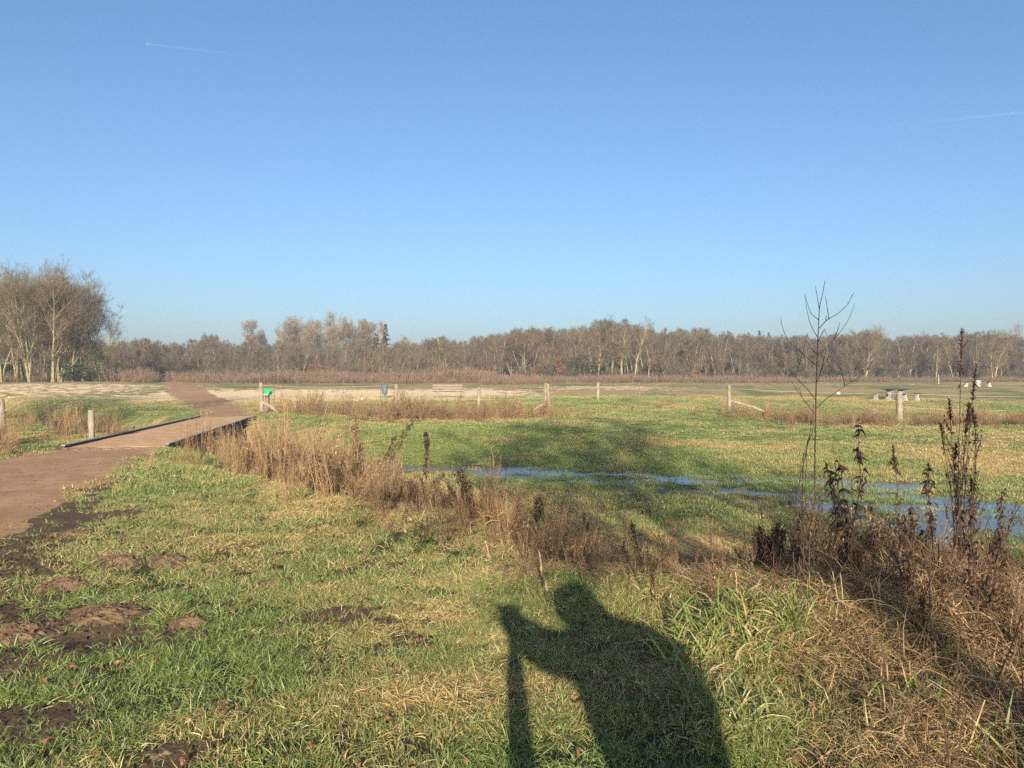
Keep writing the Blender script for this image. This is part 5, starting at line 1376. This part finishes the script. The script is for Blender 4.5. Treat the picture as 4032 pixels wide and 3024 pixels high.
g = Geo(); g.tube([(0, 0, 0.0), (0, 0, 0.05), (0.012, 0, 0.4), (0.0, 0, 0.75), (0, 0, 0.86)], [0.015, 0.04, 0.062, 0.055, 0.03], 10); g.build('thin_body', M['coat'], e, True)
g = Geo(); g.tube([(0, 0, 0.84), (0, 0, 0.98), (0.02, 0, 1.04)], 0.034, 8); g.build('upper_end', M['darkmetal'], e)
e = empty('phone', (0.055, -0.035, 1.625), 'dark phone held up in landscape by the photographer', 'phone')
g = Geo(); g.box((0, 0, 0), (0.15, 0.008, 0.074)); g.build('case', M['darkmetal'], e)
g = Geo(); g.box((-0.05, 0.0055, 0.018), (0.03, 0.003, 0.03)); g.build('camera_bump', M['darkslab'], e)

# ------------------------------------------------------------------ vapour trails high up
def trail_mat(name, dens):
    m, nt, out = nodes(name)
    t = N(nt, 'ShaderNodeBsdfTransparent'); d = N(nt, 'ShaderNodeBsdfDiffuse'); d.inputs[0].default_value = (0.85, 0.87, 0.9, 1)
    f = math_(nt, 'MULTIPLY', attr(nt, 'rnd'), dens)
    f = math_(nt, 'MULTIPLY', f, mapr(nt, noise(nt, 0.004, 3, 0.6, pos(nt)), 0.3, 0.7, 0.5, 1.0))
    x = N(nt, 'ShaderNodeMixShader'); nt.links.new(f, x.inputs[0]); nt.links.new(t.outputs[0], x.inputs[1]); nt.links.new(d.outputs[0], x.inputs[2]); nt.links.new(x.outputs[0], out.inputs[0])
    return m
def sky_pt(px, py, z):
    X, Y = px * 1024 / 2212, py * 1024 / 2212
    k = (z - EYE) * F_PX / (HOR - Y); return np.array([(X - 512) / F_PX * k, k, z])
def trail(a, b, dens, r, label, r1=None):
    n = 24; t = np.linspace(0, 1, n)[:, None]; P = a * (1 - t) + b * t
    g = Geo(); g.tube(P, np.linspace(r, r1 or r, n), 8, cap=False)
    g.A[-1] = np.repeat((1 - t.ravel()) ** 1.3, 8)
    o = g.build('vapour_trail', trail_mat('vapour', dens)); tag(o, label, 'vapour trail')
A, B = sky_pt(320, 97, 9500), sky_pt(615, 131, 9500)
trail(A, B, 0.022, 20, 'thin white vapour trail in the upper left of the sky', 34)
trail(sky_pt(2230, 242, 9800), sky_pt(1900, 274, 9800), 0.022, 40, 'faint vapour trail at the right of the sky', 60)
dr = (A - B) / np.linalg.norm(A - B)
e = empty('airplane', tuple(A), 'tiny white airplane at the tip of the left vapour trail', 'airplane', rz=math.atan2(dr[1], dr[0]))
g = Geo(); g.tube([(-32, 0, 0), (-24, 0, 0), (20, 0, 0), (28, 0, 0), (33, 0, 0)], [0.8, 2.6, 3.0, 2.4, 0.5], 10); g.build('fuselage', M['white'], e, True)
for s_ in (1, -1):
    g = Geo(); g.prism([(8, s_ * 2, -1), (0, s_ * 2, -1), (-14, s_ * 30, 1.5), (-10, s_ * 30, 1.5)], 0, 0, (0, 0, 0.6)); g.build('wing', M['white'], e)
g = Geo(); g.prism([(-22, -0.3, 2), (-30, -0.3, 2), (-33, -0.3, 10), (-29, -0.3, 10)], 0, 0, (0, 0.6, 0)); g.build('tail_fin', M['white'], e)

# ------------------------------------------------------------------ winter haze
HAZE = 0.0007
g = Geo(); g.box((0, 720, 12.0), (1700, 1640, 29)); hz = g.build('haze', None)
m, nt, out = nodes('haze_air')
v = N(nt, 'ShaderNodeVolumePrincipled'); v.inputs['Color'].default_value = (0.86, 0.91, 1.0, 1); v.inputs['Density'].default_value = HAZE; v.inputs['Anisotropy'].default_value = 0.1
nt.links.new(v.outputs[0], out.inputs['Volume']); hz.data.materials.append(m)
tag(hz, 'thin pale winter haze over the land', None, None, 'stuff')
